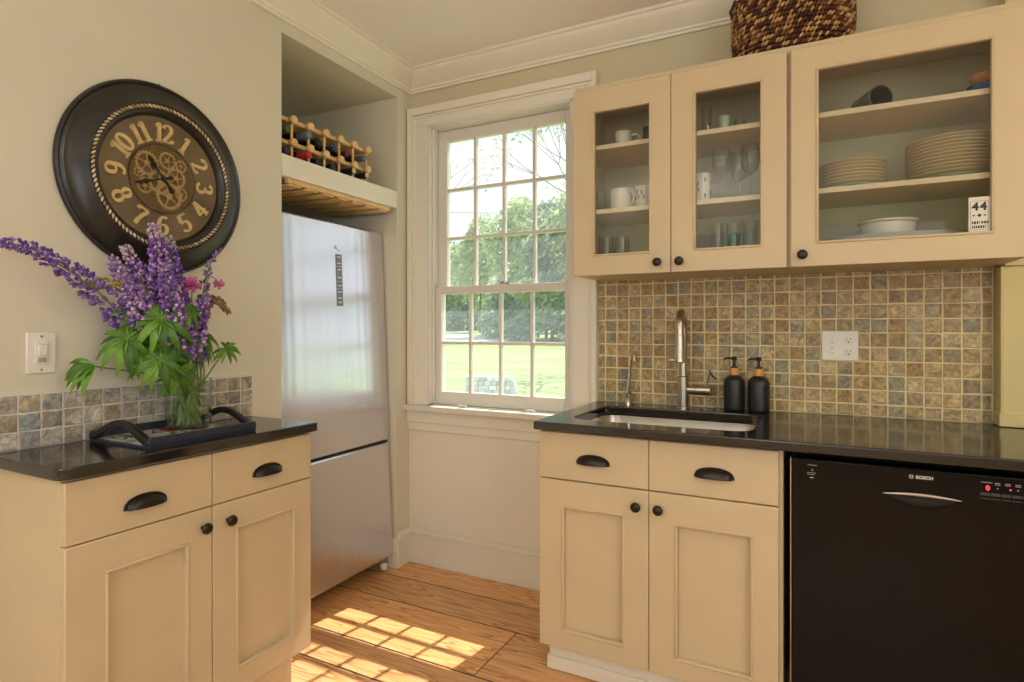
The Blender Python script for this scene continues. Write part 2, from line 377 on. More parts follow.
# ================================================================== setting
DL = radians(1.5); LO = (-1.935, 1.55, 0.0)             # the left wall runs a hair off square
XR, YN, ZC, D = 1.75, -2.3, 2.585, 2.577
def lw(c, s, z):                                         # left-wall frame -> world
    return (LO[0] + c * cos(DL) - s * sin(DL), LO[1] + c * sin(DL) + s * cos(DL), z)

# floor: individual pine boards
fl = MB()
edges = [2.90, 2.575, 2.385, 2.165, 1.826, 1.645, 1.40, 1.17, .90, .66, .40, .12, -.12, -.40, -.66, -.9, -1.2, -1.45, -1.75, -2.0, -2.3]
for i in range(len(edges) - 1):
    y1, y0 = edges[i] - .004, edges[i + 1] + .004
    joints = {4 - 1: [-1.11, 1.0], 2: [.3], 1: [-.2], 5: [-.62], 4: [.4]}.get(i, [rnd.uniform(-1.4, 1.4)])
    xs = [-3.1] + sorted(joints) + [XR + .1]
    for a, c in zip(xs[:-1], xs[1:]):
        fl.box(a + .0025, c - .0025, y0, y1, -.0016, 0)
fo = struct(fl.build('floor', M['floor'], bevel=0))
sub = MB().box(-3.1, XR + .1, -2.4, 2.9, -.06, -.0018)
so = sub.build('subfloor', M['gap'], fo)
struct(MB().box(-3.1, XR + .1, -2.4, 2.9, ZC, ZC + .1).build('ceiling', M['ceil']))

# left wall with the fridge niche
wl = MB(lw)
S0, S1, ZT = .155, .913, 2.432
wl.box(-.10, 0, -4.0, S0 - .0, 0, ZC)
wl.box(-.10, 0, S0, S1, ZT, ZC)
wl.box(-.10, 0, S1, 1.027, 0, ZC)
wl.box(-.80, -.10, S0 - .02, S0, 0, ZC); wl.box(-.80, -.10, S1, S1 + .02, 0, ZC)
wl.box(-.82, -.78, S0, S1, 0, ZC); wl.box(-.78, -.10, S0, S1, ZT, ZT + .03)
struct(wl.build('wall_left', M['wall'], smooth=0))
# niche shelf, flush with the wall
struct(MB(lw).box(-.775, .002, S0 + .001, S1 - .001, 1.857, 1.945).build('trim_shelf', M['trim'], bevel=.002))
# post skirting
bs = MB(lw); bs.box(.0005, .012, S1 + .002, 1.022, 0, .145); bs.box(.0005, .019, S1 + .002, 1.022, .145, .157); bs.box(.0005, .014, S1 + .002, 1.022, .157, .185)
bs.box(-.05, .012, S1 - .012, S1 - .001, 0, .15)
struct(bs.build('baseboard_left', M['trim'], bevel=.002))

# back wall with window hole
HX0, HX1, HZ0, HZ1 = -1.835, -1.024, .82, 2.295
wb = MB()
T = .13
wb.box(-2.02, HX0, D, D + T, 0, ZC); wb.box(HX1, XR, D, D + T, 0, ZC); wb.box(HX0, HX1, D, D + T, HZ1, ZC); wb.box(HX0, HX1, D, D + T, 0, HZ0)
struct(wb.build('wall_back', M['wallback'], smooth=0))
wr0 = MB(); wr0.box(XR, XR + .1, YN, -1.55, 0, ZC); wr0.box(XR, XR + .1, .35, 2.7, 0, ZC); wr0.box(XR, XR + .1, -1.55, .35, 0, .9); wr0.box(XR, XR + .1, -1.55, .35, 2.1, ZC)
struct(wr0.build('wall_right', M['wall'], smooth=0))
wr = MB()   # rear wall with a wide window opening behind the camera
wr.box(-2.0, -1.3, YN - .1, YN, 0, ZC); wr.box(1.0, XR, YN - .1, YN, 0, ZC); wr.box(-1.3, 1.0, YN - .1, YN, 0, .85); wr.box(-1.3, 1.0, YN - .1, YN, 2.25, ZC)
struct(wr.build('wall_rear', M['wall'], smooth=0))

# crown moulding, left and back: profile (out, up) measured from the wall/ceiling corner
crown = [(.001, -.105), (.012, -.105), (.014, -.094), (.020, -.092), (.022, -.082), (.030, -.076), (.050, -.058), (.072, -.040), (.084, -.024), (.086, -.016), (.094, -.014), (.096, -.001), (.001, -.001)]
cl = MB(); a = lw(0, -4.0, 0); bcor = lw(0, 1.022, 0)
k = lambda p: (p[0], p[1], ZC)
cl.sweep([(-o, u) for o, u in crown], [(a[0], a[1], ZC), (bcor[0], D, ZC), (XR, D, ZC)])
struct(cl.build('trim_crown', M['trim'], smooth=40))

# panel below the window: apron, flat panel, baseboard
ap = MB()
ap.box(-1.9605, -.93, D - .022, D - .0005, .703, .806)
ap.box(-1.9605, -.93, D - .030, D - .0225, .745, .806)
struct(ap.build('trim_apron', M['trim'], bevel=.003))
struct(MB().box(-1.9605, -.93, D - .010, D - .0005, .188, .7025).build('trim_panel', M['trim'], smooth=0))
bb = MB().box(-1.9605, -.93, D - .020, D - .0005, 0, .146); bb.box(-1.9605, -.93, D - .028, D - .0005, .1465, .158); bb.box(-1.9605, -.93, D - .022, D - .0005, .1585, .1875)
struct(bb.build('baseboard_back', M['trim'], bevel=.003))

# ------------------------------------------------------------------ window
win = sroot('window_1')
yc = D - .022
ca = MB()
def casing(mb, x0, x1, side):     # vertical casing board with a raised outer band
    mb.box(x0, x1, yc, D - .0005, .838, 2.392)
ca.box(-1.938, HX0, yc, D - .0005, .838, HZ1); ca.box(HX1, -.915, yc, D - .0005, .838, HZ1); ca.box(-1.938, -.915, yc, D - .0005, HZ1, 2.375)
ca.box(-1.952, -1.925, yc - .018, D - .0005, .838, 2.392); ca.box(-.928, -.903, yc - .018, D - .0005, .838, 2.392); ca.box(-1.925, -.928, yc - .018, D - .0005, 2.352, 2.392)
ca.box(-1.925, -1.912, yc - .008, D - .0005, .838, 2.352); ca.box(-.941, -.928, yc - .008, D - .0005, .838, 2.352); ca.box(-1.912, -.941, yc - .008, D - .0005, 2.339, 2.352)
ca.build('casing', M['trim'], win, bevel=.003)
jm = MB()
jm.box(HX0 - .003, HX0 + .012, yc + .002, D + .135, .845, HZ1); jm.box(HX1 - .012, HX1 + .003, yc + .002, D + .135, .845, HZ1); jm.box(HX0, HX1, yc + .002, D + .135, HZ1 - .014, HZ1 + .003)
for x0, x1 in ((HX0 + .012, HX0 + .024), (HX1 - .024, HX1 - .012)): jm.box(x0, x1, D + .004, D + .020, .846, HZ1 - .014)
jm.build('jamb', M['sash'], win, bevel=.002)
st = MB(); st.box(-1.973, -.90, D - .062, D + .0, .808, .838); st.box(HX0 + .001, HX1 - .001, D, D + .16, .815, .842)
st.build('sill', M['sash'], win, bevel=.006, seg=3)
def sash(name, y0, y1, z0, z1, stile, bot, top, rows, mun=.015):
    x0, x1 = HX0 + .0125, HX1 - .0125
    s = MB()
    s.box(x0, x0 + stile, y0, y1, z0, z1); s.box(x1 - stile, x1, y0, y1, z0, z1)
    s.box(x0 + stile, x1 - stile, y0, y1, z0, z0 + bot); s.box(x0 + stile, x1 - stile, y0, y1, z1 - top, z1)
    o = s.build(name, M['sash'], win, bevel=.003)
    gx0, gx1, gz0, gz1 = x0 + stile, x1 - stile, z0 + bot, z1 - top
    mt = MB()
    for i in (1, 2, 3):
        x = gx0 + (gx1 - gx0) * i / 4; mt.box(x - mun / 2, x + mun / 2, y0 + .004, y1 - .004, gz0, gz1)
    for j in range(1, rows):
        z = gz0 + (gz1 - gz0) * j / rows; mt.box(gx0, gx1, y0 + .005, y1 - .005, z - mun / 2, z + mun / 2)
    mt.build('muntin', M['sash'], o, bevel=.002)
    ym = (y0 + y1) / 2
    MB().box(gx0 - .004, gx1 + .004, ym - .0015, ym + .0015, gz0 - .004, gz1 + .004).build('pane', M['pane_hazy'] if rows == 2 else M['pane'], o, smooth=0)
    return o
low = sash('lower_sash', D + .024, D + .058, .843, 1.457, .044, .066, .040, 2)
up = sash('upper_sash', D + .062, D + .096, 1.419, HZ1 - .015, .056, .036, .058, 3)
lk_ = MB(); zc = 1.4575; xm = -1.405
lk_.box(xm - .03, xm + .03, D + .026, D + .052, zc, zc + .006); lk_.lathe([(.011, 0), (.011, .010), (.006, .013)], (xm, D + .038, zc + .006), 12); lk_.box(xm - .034, xm - .004, D + .030, D + .040, zc + .008, zc + .014)
lk_.build('sash_lock', M['steel'], win, bevel=.001)
for x in (-1.625, -1.245):
    lf = MB(); lf.tube([(x - .026, D - .012, .8385), (x - .02, D - .012, .846), (x + .02, D - .012, .846), (x + .026, D - .012, .8385)], .0055, 8)
    lf.build('sash_stop', M['sash'], win)

# pilaster on the right of the splash, and its plinth
pl = MB(); pl.box(.514, XR - .001, 2.497, D - .0005, .9155, 1.4435); pl.box(.514, .523, 2.492, 2.497, .9155, 1.4435)
pl.box(.5245, XR - .001, 2.487, D - .0005, 1.4436, ZC); pl.box(.5092, XR - .001, 2.486, D - .0005, .9155, .957)
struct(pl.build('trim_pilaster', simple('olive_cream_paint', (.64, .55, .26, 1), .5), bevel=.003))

# ------------------------------------------------------------------ tile backsplashes
def splash(mapf, u_lines, z_lines, w0, w1, name, gname, label, tilem, groutm, grout_poly=None, skip=None):
    root = thing(name, label, 'backsplash', (0, 0, 0))
    t = MB(mapf)
    g = .0020
    for i in range(len(u_lines) - 1):
        for j in range(len(z_lines) - 1):
            u0, u1, z0, z1 = u_lines[i] + g, u_lines[i + 1] - g, z_lines[j] + g, z_lines[j + 1] - g
            if u1 - u0 < .008 or z1 - z0 < .006: continue
            J = lambda: rnd.uniform(-.0011, .0011)
            w = w1 + rnd.uniform(-.0012, .0004); e = .0022
            q = [(u0 + J(), z0 + J()), (u1 + J(), z0 + J()), (u1 + J(), z1 + J()), (u0 + J(), z1 + J())]
            sh = lambda p, k: (p[0] + (e if p[0] < (u0 + u1) / 2 else -e) * k, p[1] + (e if p[1] < (z0 + z1) / 2 else -e) * k)
            vs = [(p[0], w0, p[1]) for p in q] + [(p[0], w - .002, p[1]) for p in q] + [(*sh(p, 1)[:1], w, sh(p, 1)[1]) for p in q]
            fs = [(8, 9, 10, 11)] + [(k, (k + 1) % 4, 4 + (k + 1) % 4, 4 + k) for k in range(4)] + [(4 + k, 4 + (k + 1) % 4, 8 + (k + 1) % 4, 8 + k) for k in range(4)]
            t.add(vs, fs)
    t.build('tiles', tilem, root, smooth=25)
    return root
P_ = .05345
ul = [-.9025] + [-.121 - P_ * k for k in range(14, -1, -1)] + [-.0676, -.0135, .040, .0943, .149, .204, .259, .314, .368, .423, .477, .5085]
zl = [.915, .9585] + [.9585 + .0527 * k for k in range(1, 10)] + [1.452]
sp = splash(lambda u, w, z: (u, D - w, z), ul, zl, .004, .0125, 'tile_backsplash', '', 'tan and brown tumbled slate mosaic backsplash behind the sink and faucet', M['tile'], None)
MB().box(-.9015, .5085, D - .0105, D - .0005, .915, 1.452).build('grout', M['grout'], sp, smooth=0)
ul2 = [.70 + .0528 * k - .0025 for k in range(0, 16)] + [1.540]
zl2 = [.9150, .962, 1.0115, 1.061]
sp2 = splash(lambda u, w, z: (-1.913 + w, u, z), ul2, zl2, .001, .0095, 'tile_backsplash', '', 'low slate tile backsplash three rows high behind the flower tray', M['tile_left'], None)
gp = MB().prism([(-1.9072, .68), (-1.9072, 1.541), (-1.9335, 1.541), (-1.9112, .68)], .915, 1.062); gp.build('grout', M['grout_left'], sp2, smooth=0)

# ------------------------------------------------------------------ cabinet parts
def door_panel(T, u0, u1, z0, z1, panel, name, parent, mat, th=.02, glass=False):
    """slab door (w 0..th) with an opening; recessed panel or glass, and a raised bead round it"""
    p0, p1, q0, q1 = panel
    m = MB(T)
    O = [(u0, z0), (u1, z0), (u1, z1), (u0, z1)]; I = [(p0, q0), (p1, q0), (p1, q1), (p0, q1)]
    v = [(a, th, b) for a, b in O] + [(a, th, b) for a, b in I] + [(a, 0, b) for a, b in O] + [(a, 0, b) for a, b in I]
    f = []
    for k in range(4):
        n = (k + 1) % 4
        f += [(k, n, 4 + n, 4 + k), (8 + k, 8 + n, n, k), (4 + k, 4 + n, 12 + n, 12 + k), (12 + k, 12 + n, 8 + n, 8 + k)]
    m.add(v, f)
    d = m.build(name, mat, parent, bevel=.0025)
    bd = MB(T); w, h = .0085, .0045
    for (a0, a1, b0, b1) in ((p0 - w, p1 + w, q0 - w, q0), (p0 - w, p1 + w, q1, q1 + w), (p0 - w, p0, q0, q1), (p1, p1 + w, q0, q1)):
        bd.box(a0, a1, th - .002, th + h, b0, b1)
    bd.build('bead', mat, d, bevel=.003)
    if not glass:
        MB(T).box(p0 + .0003, p1 - .0003, th * .08, th * .25, q0 + .0003, q1 - .0003).build('panel', mat, d, smooth=0)
    else:
        MB(T).box(p0 + .0003, p1 - .0003, th * .45, th * .55, q0 + .0003, q1 - .0003).build('glass_pane', M['cabglass'], d, smooth=0)
    return d
def cup_pull(T, u, z, w0, parent, a=.052, h=.0175, d=.025):
    """half-dome bin pull, open below"""
    m = MB(T); nu, nv = 18, 8; vs = []; fs = []
    def shell(k, off):
        for i in range(nu + 1):
            al = pi * i / nu
            for j in range(nv + 1):
                be = (pi / 2) * j / nv
                # be 0 = front lower lip, pi/2 = top against the drawer
                r = (sin(al)) ** .75
                vs.append((u - (a - k) * cos(al), w0 + .001 + max(0, (d - k) * r * cos(be) ** .85 - off), z - .012 + (h + .012 - k) * (r * sin(be)) + .0))
    shell(0, 0); n1 = len(vs); shell(.0035, 0)
    W = nv + 1
    for i in range(nu):
        for j in range(nv):
            fs.append((i * W + j, (i + 1) * W + j, (i + 1) * W + j + 1, i * W + j + 1))
            fs.append((n1 + i * W + j, n1 + i * W + j + 1, n1 + (i + 1) * W + j + 1, n1 + (i + 1) * W + j))
        fs.append((i * W, n1 + i * W, n1 + (i + 1) * W, (i + 1) * W))
        fs.append((i * W + nv, (i + 1) * W + nv, n1 + (i + 1) * W + nv, n1 + i * W + nv))
    m.add(vs, fs)
    # rolled bead along the back edge
    m.tube([(u - (a + .002) * cos(pi * i / 20), w0 + .003, z - .012 + (h + .014) * sin(pi * i / 20) ** .75) for i in range(21)], .0032, 6)
    return m.build('cup_pull', M['pull'], parent, smooth=50)
def knob(T, u, z, w0, parent):
    m = MB(); 
    prof = [(.006, 0), (.0055, .010), (.008, .014), (.0145, .017), (.0165, .021), (.0155, .026), (.010, .029), (.004, .030)]
    n = 18; vs = []; fs = []
    for r, h in prof:
        for j in range(n):
            al = 2 * pi * j / n; vs.append((u + r * cos(al), w0 + h, z + r * sin(al)))
    for i in range(len(prof) - 1):
        for j in range(n): fs.append((i * n + j, i * n + (j + 1) % n, (i + 1) * n + (j + 1) % n, (i + 1) * n + j))
    fs.append(tuple(range(n))); fs.append(tuple((len(prof) - 1) * n + j for j in range(n)))
    m.T = T; m.add(vs, fs)
    return m.build('knob', M['pull'], parent, smooth=50)

# ---- left base cabinet (front faces +X at x = -1.58)
XF = -1.60
TL = lambda u, w, z: (XF + w, u, z)
lc = thing('base_cabinet', 'cream two-door base cabinet under the flowers, with two drawers and two knobs', 'cabinet', (-1.75, 1.135, 0))
b_ = MB(); b_.box(-1.905, XF - .001, .757, .775, .13, .8835); b_.box(-1.905, XF - .001, 1.497, 1.515, .13, .8835); b_.box(-1.905, -1.89, .775, 1.497, .13, .8835)
b_.box(-1.89, XF - .001, .775, 1.497, .13, .15); b_.box(XF - .02, XF - .001, .775, 1.497, .70, .73); b_.box(XF - .02, XF - .001, .775, 1.497, .872, .8835)
b_.build('body', M['cab'], lc, bevel=.002)
MB().box(-1.90, XF - .045, .775, 1.49, 0.001, .1295).build('toe_kick', M['cab'], lc, bevel=.002)
for (u0, u1, pu) in ((.757, 1.1385, .945), (1.1415, 1.516, 1.332)):
    d = MB(TL).box(u0, u1, 0, .02, .7235, .8745).build('drawer', M['cab'], lc, bevel=.0025)
    cup_pull(TL, pu, .786, .02, d)
for (u0, u1, pan, ku) in ((.757, 1.1385, (.855, 1.058, .212, .630), 1.108), (1.1415, 1.516, (1.226, 1.437, .213, .632), 1.189)):
    d = door_panel(TL, u0, u1, .137, .7205, pan, 'door', lc, M['cab'])
    knob(TL, ku, .668, .02, d)
# left countertop, rounded front corner
ct = []
for cx, cy, a0 in ((-1.59, .768, -90), (-1.562, 1.514, 0)):
    rr = .034 if a0 == -90 else .010
    for q in range(7): 
        al = radians(a0 + 90 * q / 6); ct.append((cx + rr * cos(al), cy + rr * sin(al)))
ct += [(-1.9125, 1.524), (-1.9105, .734)]
co = MB().prism(ct, .8845, .914).build('countertop', M['granite'], bevel=.004, seg=3)
tag(co, 'short black granite countertop under the flower tray', 'countertop')

# ---- sink base cabinet (front faces -Y at y = 1.93)
YF = 1.952
TR = lambda u, w, z: (u, YF - w, z)
rc = thing('base_cabinet', 'cream two-door base cabinet under the sink, left of the dishwasher', 'cabinet', (-.505, 2.25, 0))
b_ = MB(); b_.box(-.899, -.881, YF + .001, 2.52, .12, .8835); b_.box(-.127, -.109, YF + .001, 2.56, .12, .8835); b_.box(-.881, -.127, 2.50, 2.515, .12, .8835)
b_.box(-.881, -.127, YF + .001, 2.50, .12, .14); b_.box(-.881, -.127, YF + .001, YF + .02, .693, .72); b_.box(-.881, -.127, YF + .001, YF + .02, .872, .8835)
b_.build('body', M['cab'], rc, bevel=.002)
tk = MB().box(-.893, -.115, YF + .052, 2.50, .001, .1195); tk.box(-.899, -.109, YF + .042, YF + .0515, .001, .050)
tk.build('toe_kick', M['trim'], rc, bevel=.003)
for (u0, u1, pu) in ((-.899, -.5085, -.698), (-.5065, -.1205, -.303)):
    d = MB(TR).box(u0, u1, 0, .022, .7125, .8755).build('drawer', M['cab'], rc, bevel=.0025)
    cup_pull(TR, pu, .787, .022, d, a=.055, h=.0165)
for (u0, u1, pan, ku) in ((-.899, -.5085, (-.805, -.597, .190, .614), -.546), (-.5065, -.1205, (-.415, -.199, .188, .608), -.473)):
    d = door_panel(TR, u0, u1, .121, .7085, pan, 'door', rc, M['cab'], th=.022)
    knob(TR, ku, .656, .022, d)

rc2 = thing('base_cabinet', 'cream base cabinet right of the dishwasher under the end of the long counter', 'cabinet', (1.13, 2.25, 0))
MB().box(.522, XR - .004, YF + .001, 2.56, .12, .8835).build('body', M['cab'], rc2, bevel=.002)
MB().box(.53, XR - .01, YF + .05, 2.5, .001, .1195).build('toe_kick', M['trim'], rc2)
for u0, u1 in ((.5225, 1.1325), (1.1355, XR - .004)):
    d = MB(TR).box(u0, u1, 0, .022, .7125, .8755).build('drawer', M['cab'], rc2, bevel=.0025); cup_pull(TR, (u0 + u1) / 2, .787, .022, d, a=.055, h=.0165)
    d = door_panel(TR, u0, u1, .121, .7085, (u0 + .095, u1 - .095, .19, .61), 'door', rc2, M['cab'], th=.022); knob(TR, u1 - .04 if u0 < 1 else u0 + .04, .656, .022, d)

# ---- long countertop with the sink cut-out
def rrect(x0, x1, y0, y1, r, n=8):
    pts = []
    for cx, cy, a0 in ((x1 - r, y1 - r, 0), (x0 + r, y1 - r, 90), (x0 + r, y0 + r, 180), (x1 - r, y0 + r, 270)):
        for q in range(n + 1):
            al = radians(a0 + 90 * q / n); pts.append((cx + r * cos(al), cy + r * sin(al)))
    return pts
SK = (-.815, -.205, 2.005, 2.415)
hole = rrect(*SK, .065)
outer = []
X0, X1, Y0, Y1 = -.9055, XR - .001, 1.892, D - .0135
for (x, y) in hole:     # project each hole point outward on the slab edge
    cx, cy = (SK[0] + SK[1]) / 2, (SK[2] + SK[3]) / 2
    outer.append((x, y, cx, cy))
nh = len(hole)
om = []
n9 = nh // 4
for q, (A, B) in enumerate((((X1, Y0), (X1, Y1)), ((X1, Y1), (X0, Y1)), ((X0, Y1), (X0, Y0)), ((X0, Y0), (X1, Y0)))):
    pass
# hole corners: group q (9 pts) maps to slab corner q
corners = [(X1, Y1), (X0, Y1), (X0, Y0), (X1, Y0)]
cm = MB(); vs = []; fs = []
zt, zb = .914, .8845
for z in (zt, zb):
    vs += [(x, y, z) for x, y in hole] + [(x, y, z) for x, y in corners]
N1 = nh + 4
for base, flip in ((0, False), (N1, True)):
    for q in range(4):
        c0 = base + nh + q
        for k in range(8):
            f_ = (base + q * 9 + k, c0, base + q * 9 + k + 1); fs.append(f_ if not flip else f_[::-1])
        nx = (q + 1) % 4
        f_ = (base + q * 9 + 8, c0, base + nh + nx, base + (nx * 9) % nh); fs.append(f_ if not flip else f_[::-1])
for k in range(nh): fs.append((k, (k + 1) % nh, N1 + (k + 1) % nh, N1 + k))
for q in range(4): fs.append((nh + q, nh + (q + 1) % 4, N1 + nh + (q + 1) % 4, N1 + nh + q))
cm.add(vs, fs)
co = cm.build('countertop', M['granite'], bevel=.0045, seg=3)
tag(co, 'long black granite countertop with the sink cut into it', 'countertop')
# undermount sink
sk = thing('kitchen_sink', 'stainless undermount sink set into the long black countertop', 'sink', (-.51, 2.21, .70))
o_ = rrect(SK[0] - .004, SK[1] + .004, SK[2] - .004, SK[3] + .004, .068)
i_ = rrect(SK[0] + .012, SK[1] - .012, SK[2] + .012, SK[3] - .012, .06)
rim = rrect(SK[0] - .012, SK[1] + .012, SK[2] - .012, SK[3] + .012, .07)
bm_ = MB(); vs = []; fs = []
loops = [(rim, .8745), (o_, .8745), (o_, .868), (i_, .735), (rrect(SK[0] + .05, SK[1] - .05, SK[2] + .05, SK[3] - .05, .05), .712), (rrect(-.56, -.46, 2.16, 2.26, .049), .705)]
for lp, z in loops: vs += [(x, y, z) for x, y in lp]
for i in range(len(loops) - 1):
    for k in range(nh): fs.append((i * nh + k, i * nh + (k + 1) % nh, (i + 1) * nh + (k + 1) % nh, (i + 1) * nh + k))
fs.append(tuple((len(loops) - 1) * nh + k for k in range(nh)))
bm_.add(vs, fs); bo = bm_.build('basin', M['basin'], sk, smooth=60)
sd = bo.modifiers.new('wall', 'SOLIDIFY'); sd.thickness = .0015; sd.offset = 1
se = MB(); vs = []; fs = []
for lp, z in ((o_, .884), (o_, .875), (rim, .875), (rim, .884)): vs += [(x, y, z) for x, y in lp]
for i in range(4):
    for k in range(nh): fs.append((i * nh + k, i * nh + (k + 1) % nh, ((i + 1) % 4) * nh + (k + 1) % nh, ((i + 1) % 4) * nh + k))
se.add(vs, fs); se.build('shade_ring', M['granite'], sk, smooth=60, label='added dark ring standing for shade under the slab')  # added ring whose dark colour stands for shade below the slab edge
dr = MB().lathe([(.042, .001), (.042, .004), (.030, .004), (.028, .0015), (.003, .0015)], (-.51, 2.21, .7065), 24); dr.build('drain', M['chrome'], sk)

# ---- main faucet
fx, fy = -.512, 2.487
fa = thing('kitchen_faucet', 'tall brushed nickel pull-down faucet with side lever behind the sink', 'faucet', (fx, fy, .9145))
MB().lathe([(.025, 0), (.025, .006), (.0215, .009), (.0215, .126), (.018, .130), (.0145, .131)], (fx, fy, .9146), 24).build('body', M['steel'], fa)
fd = Vector((.11, -.98, 0)).normalized()
path = [(fx, fy, 1.045), (fx, fy, 1.22)] + [(fx + fd.x * .07 * (1 - cos(pi * q / 14)), fy + fd.y * .07 * (1 - cos(pi * q / 14)), 1.238 + .060 * sin(pi * q / 14)) for q in range(0, 15)] + [(fx + fd.x * .14, fy + fd.y * .14, 1.215)]
hx, hy = fx + fd.x * .14, fy + fd.y * .14
MB().tube(path, .0168, 18).build('spout', M['steel'], fa)
MB().lathe([(.0168, .112), (.0178, .108), (.0185, .10), (.0185, .02), (.0205, .012), (.0205, .004), (.015, 0)], (hx, hy, 1.105), 20).build('spray_head', M['steel'], fa)
sb = MB(); sb.tube([(hx - .018, hy - .003, 1.116), (hx - .036, hy - .008, 1.117)], .0075, 10); sb.build('spray_button', M['steel'], fa)
lv = MB(); lv.tube([(fx + .018, fy, .990), (fx + .060, fy, .990), (fx + .0605, fy, .990), (fx + .108, fy, .990)], [.0185, .0185, .0205, .0205], 18)
lo = lv.build('lever_valve', M['steel'], fa)
MB().tube([(fx + .088, fy, 1.008), (fx + .096, fy - .004, 1.04), (fx + .106, fy - .008, 1.078)], [.0085, .0065, .0055], 10).build('lever', M['steel'], lo)
MB().tube([(fx + .104, fy - .006, 1.066), (fx + .118, fy - .004, 1.046), (fx + .130, fy - .002, 1.036)], [.004, .0045, .003], 8).build('lever_tip', M['pull'], lo, label='dark lever tip')
# ---- small filtered water tap
tx, ty = -.753, 2.522
tp = thing('filter_tap', 'slim chrome drinking water tap at the back left of the sink', 'faucet', (tx, ty, .9145))
MB().lathe([(.016, 0), (.016, .005), (.009, .009), (.0075, .03), (.010, .036), (.010, .046), (.005, .052)], (tx, ty, .9146), 18).build('base', M['chrome'], tp)
MB().tube([(tx, ty, .965), (tx + .006, ty - .001, 1.03), (tx + .013, ty - .002, 1.10), (tx + .018, ty - .006, 1.122), (tx + .028, ty - .020, 1.130), (tx + .038, ty - .036, 1.122), (tx + .042, ty - .042, 1.098)], [.0068] * 6 + [.0078], 12).build('spout', M['chrome'], tp)
MB().tube([(tx + .006, ty - .006, .952), (tx + .016, ty - .022, .960), (tx + .020, ty - .034, .974)], [.005, .004, .004], 8).build('lever', M['chrome'], tp)

# ---- soap bottles
def soap(loc, label):
    r = thing('soap_bottle', label, 'soap dispenser', (0, 0, 0), 'black soap pump bottles on the counter', keep=True)
    MB().lathe([(.034, 0), (.037, .003), (.038, .010), (.038, .098), (.036, .112), (.028, .124), (.018, .130), (.0145, .132)], (0, 0, 0), 28).build('body', M['soap'], r, smooth=50)
    MB().lathe([(.0175, .1325), (.018, .134), (.018, .157), (.017, .159)], (0, 0, 0), 24).build('collar', M['bamboo'], r, label='bamboo collar')
    pm = MB(); pm.lathe([(.013, .1595), (.013, .164), (.006, .166), (.005, .186), (.009, .188), (.010, .198), (.007, .202)], (0, 0, 0), 18)
    pm.tube([(0, 0, .1945), (-.022, -.006, .196), (-.034, -.009, .1925), (-.036, -.0095, .188)], [.0045, .004, .0035, .003], 8)
    pm.build('pump', M['soap'], r)
    r.location = loc; r.scale = (1.05, 1.05, 1.05); return r
s1 = soap((-.3185, 2.516, .9147), 'matte black soap bottle with bamboo collar, the one nearer the faucet')
s2 = copy_tree(s1); s2.location = (-.2275, 2.508, .9147); s2['label'] = 'matte black soap bottle with bamboo collar, the one nearer the outlet'

# ---- outlet on the tile
ou = thing('wall_outlet', 'white two-gang wall outlet plate on the sink backsplash', 'outlet', (.05, D - .0135, 1.118))
yo = D - .0132
MB().box(-.010, .111, yo - .006, yo, 1.118, 1.229).build('cover_plate', M['white'], ou, bevel=.0025)
for zc in (1.196, 1.151):
    m_ = MB(); m_.lathe([(.0165, 0), (.0165, -.002), (.015, -.0025)], (.079, yo - .0061, zc), 20, 'y'); rc_ = m_.build('receptacle', M['white'], ou)
    h = MB(); h.box(.0715, .0735, yo - .0098, yo - .0087, zc - .001, zc + .008); h.box(.0845, .0865, yo - .0098, yo - .0087, zc - .001, zc + .007); h.lathe([(.0028, 0), (.0026, -.001)], (.079, yo - .0087, zc - .008), 10, 'y')
    h.build('slots', M['ink'], rc_)
m_ = MB()
for zc, r in ((1.205, .002), (1.187, .005), (1.167, .005), (1.146, .003)): m_.lathe([(r, 0), (r, -.002), (r * .7, -.0025)], (.026, yo - .0061, zc), 12, 'y')
m_.build('jacks', M['steel'], ou)

# ---- dishwasher
dw = thing('dishwasher', 'glossy black built-in dishwasher right of the sink cabinet', 'dishwasher', (.22, 2.2, 0))
DX0, DX1 = -.086, .514
MB().box(DX0 + .005, DX1 - .005, 1.985, 2.52, .10, .862).build('tub', M['gap'], dw)
yd = 1.928
fp = MB().box(DX0, DX1, yd, 1.984, .105, .862).build('door', M['blackgloss'], dw, bevel=.004)
MB().box(DX0 + .01, DX1 - .01, 1.99, 2.03, .001, .099).build('toe_kick', M['gap'], dw)
tr_ = MB(); tr_.box(DX0 - .0035, DX0 - .0008, yd + .004, 1.984, .105, .860); tr_.build('edge_trim', M['steel'], dw)
# recessed grip: dark scoop with a silver lip
gr = MB(); n = 24; vs = []; fs = []
cx, cz, hw = .229, .7865, .088
top = [(cx - hw + 2 * hw * i / n, cz + .004 * sin(pi * i / n)) for i in range(n + 1)]
bot = [(cx - hw + 2 * hw * i / n, cz - .026 * sin(pi * i / n)) for i in range(n + 1)]
vs = [(x, yd - .0006, z) for x, z in top] + [(x, yd - .0012, z) for x, z in bot]
fs = [(i, i + 1, n + 2 + i, n + 1 + i) for i in range(n)]
for i in range(n + 1): pass
gr.add(vs, fs); go = gr.build('grip_recess', M['gap'], fp); sdm = go.modifiers.new('t', 'SOLIDIFY'); sdm.thickness = .0006
lip = MB(); lip.tube([(cx - hw + 2 * hw * i / n, yd - .002 - .004 * sin(pi * i / n), cz + .001 + .006 * sin(pi * i / n)) for i in range(n + 1)], [.0008 + .0042 * sin(pi * i / n) ** .8 for i in range(n + 1)], 8)
lip.build('grip_lip', M['steel'], fp)
rl = MB(); rl.tube([(cx - hw * 1.12 + 2.24 * hw * i / n, yd - .0008, cz + .006 - .036 * sin(pi * i / n)) for i in range(n + 1)], .0016, 6); rl.build('grip_rim', M['blackgloss'], fp)
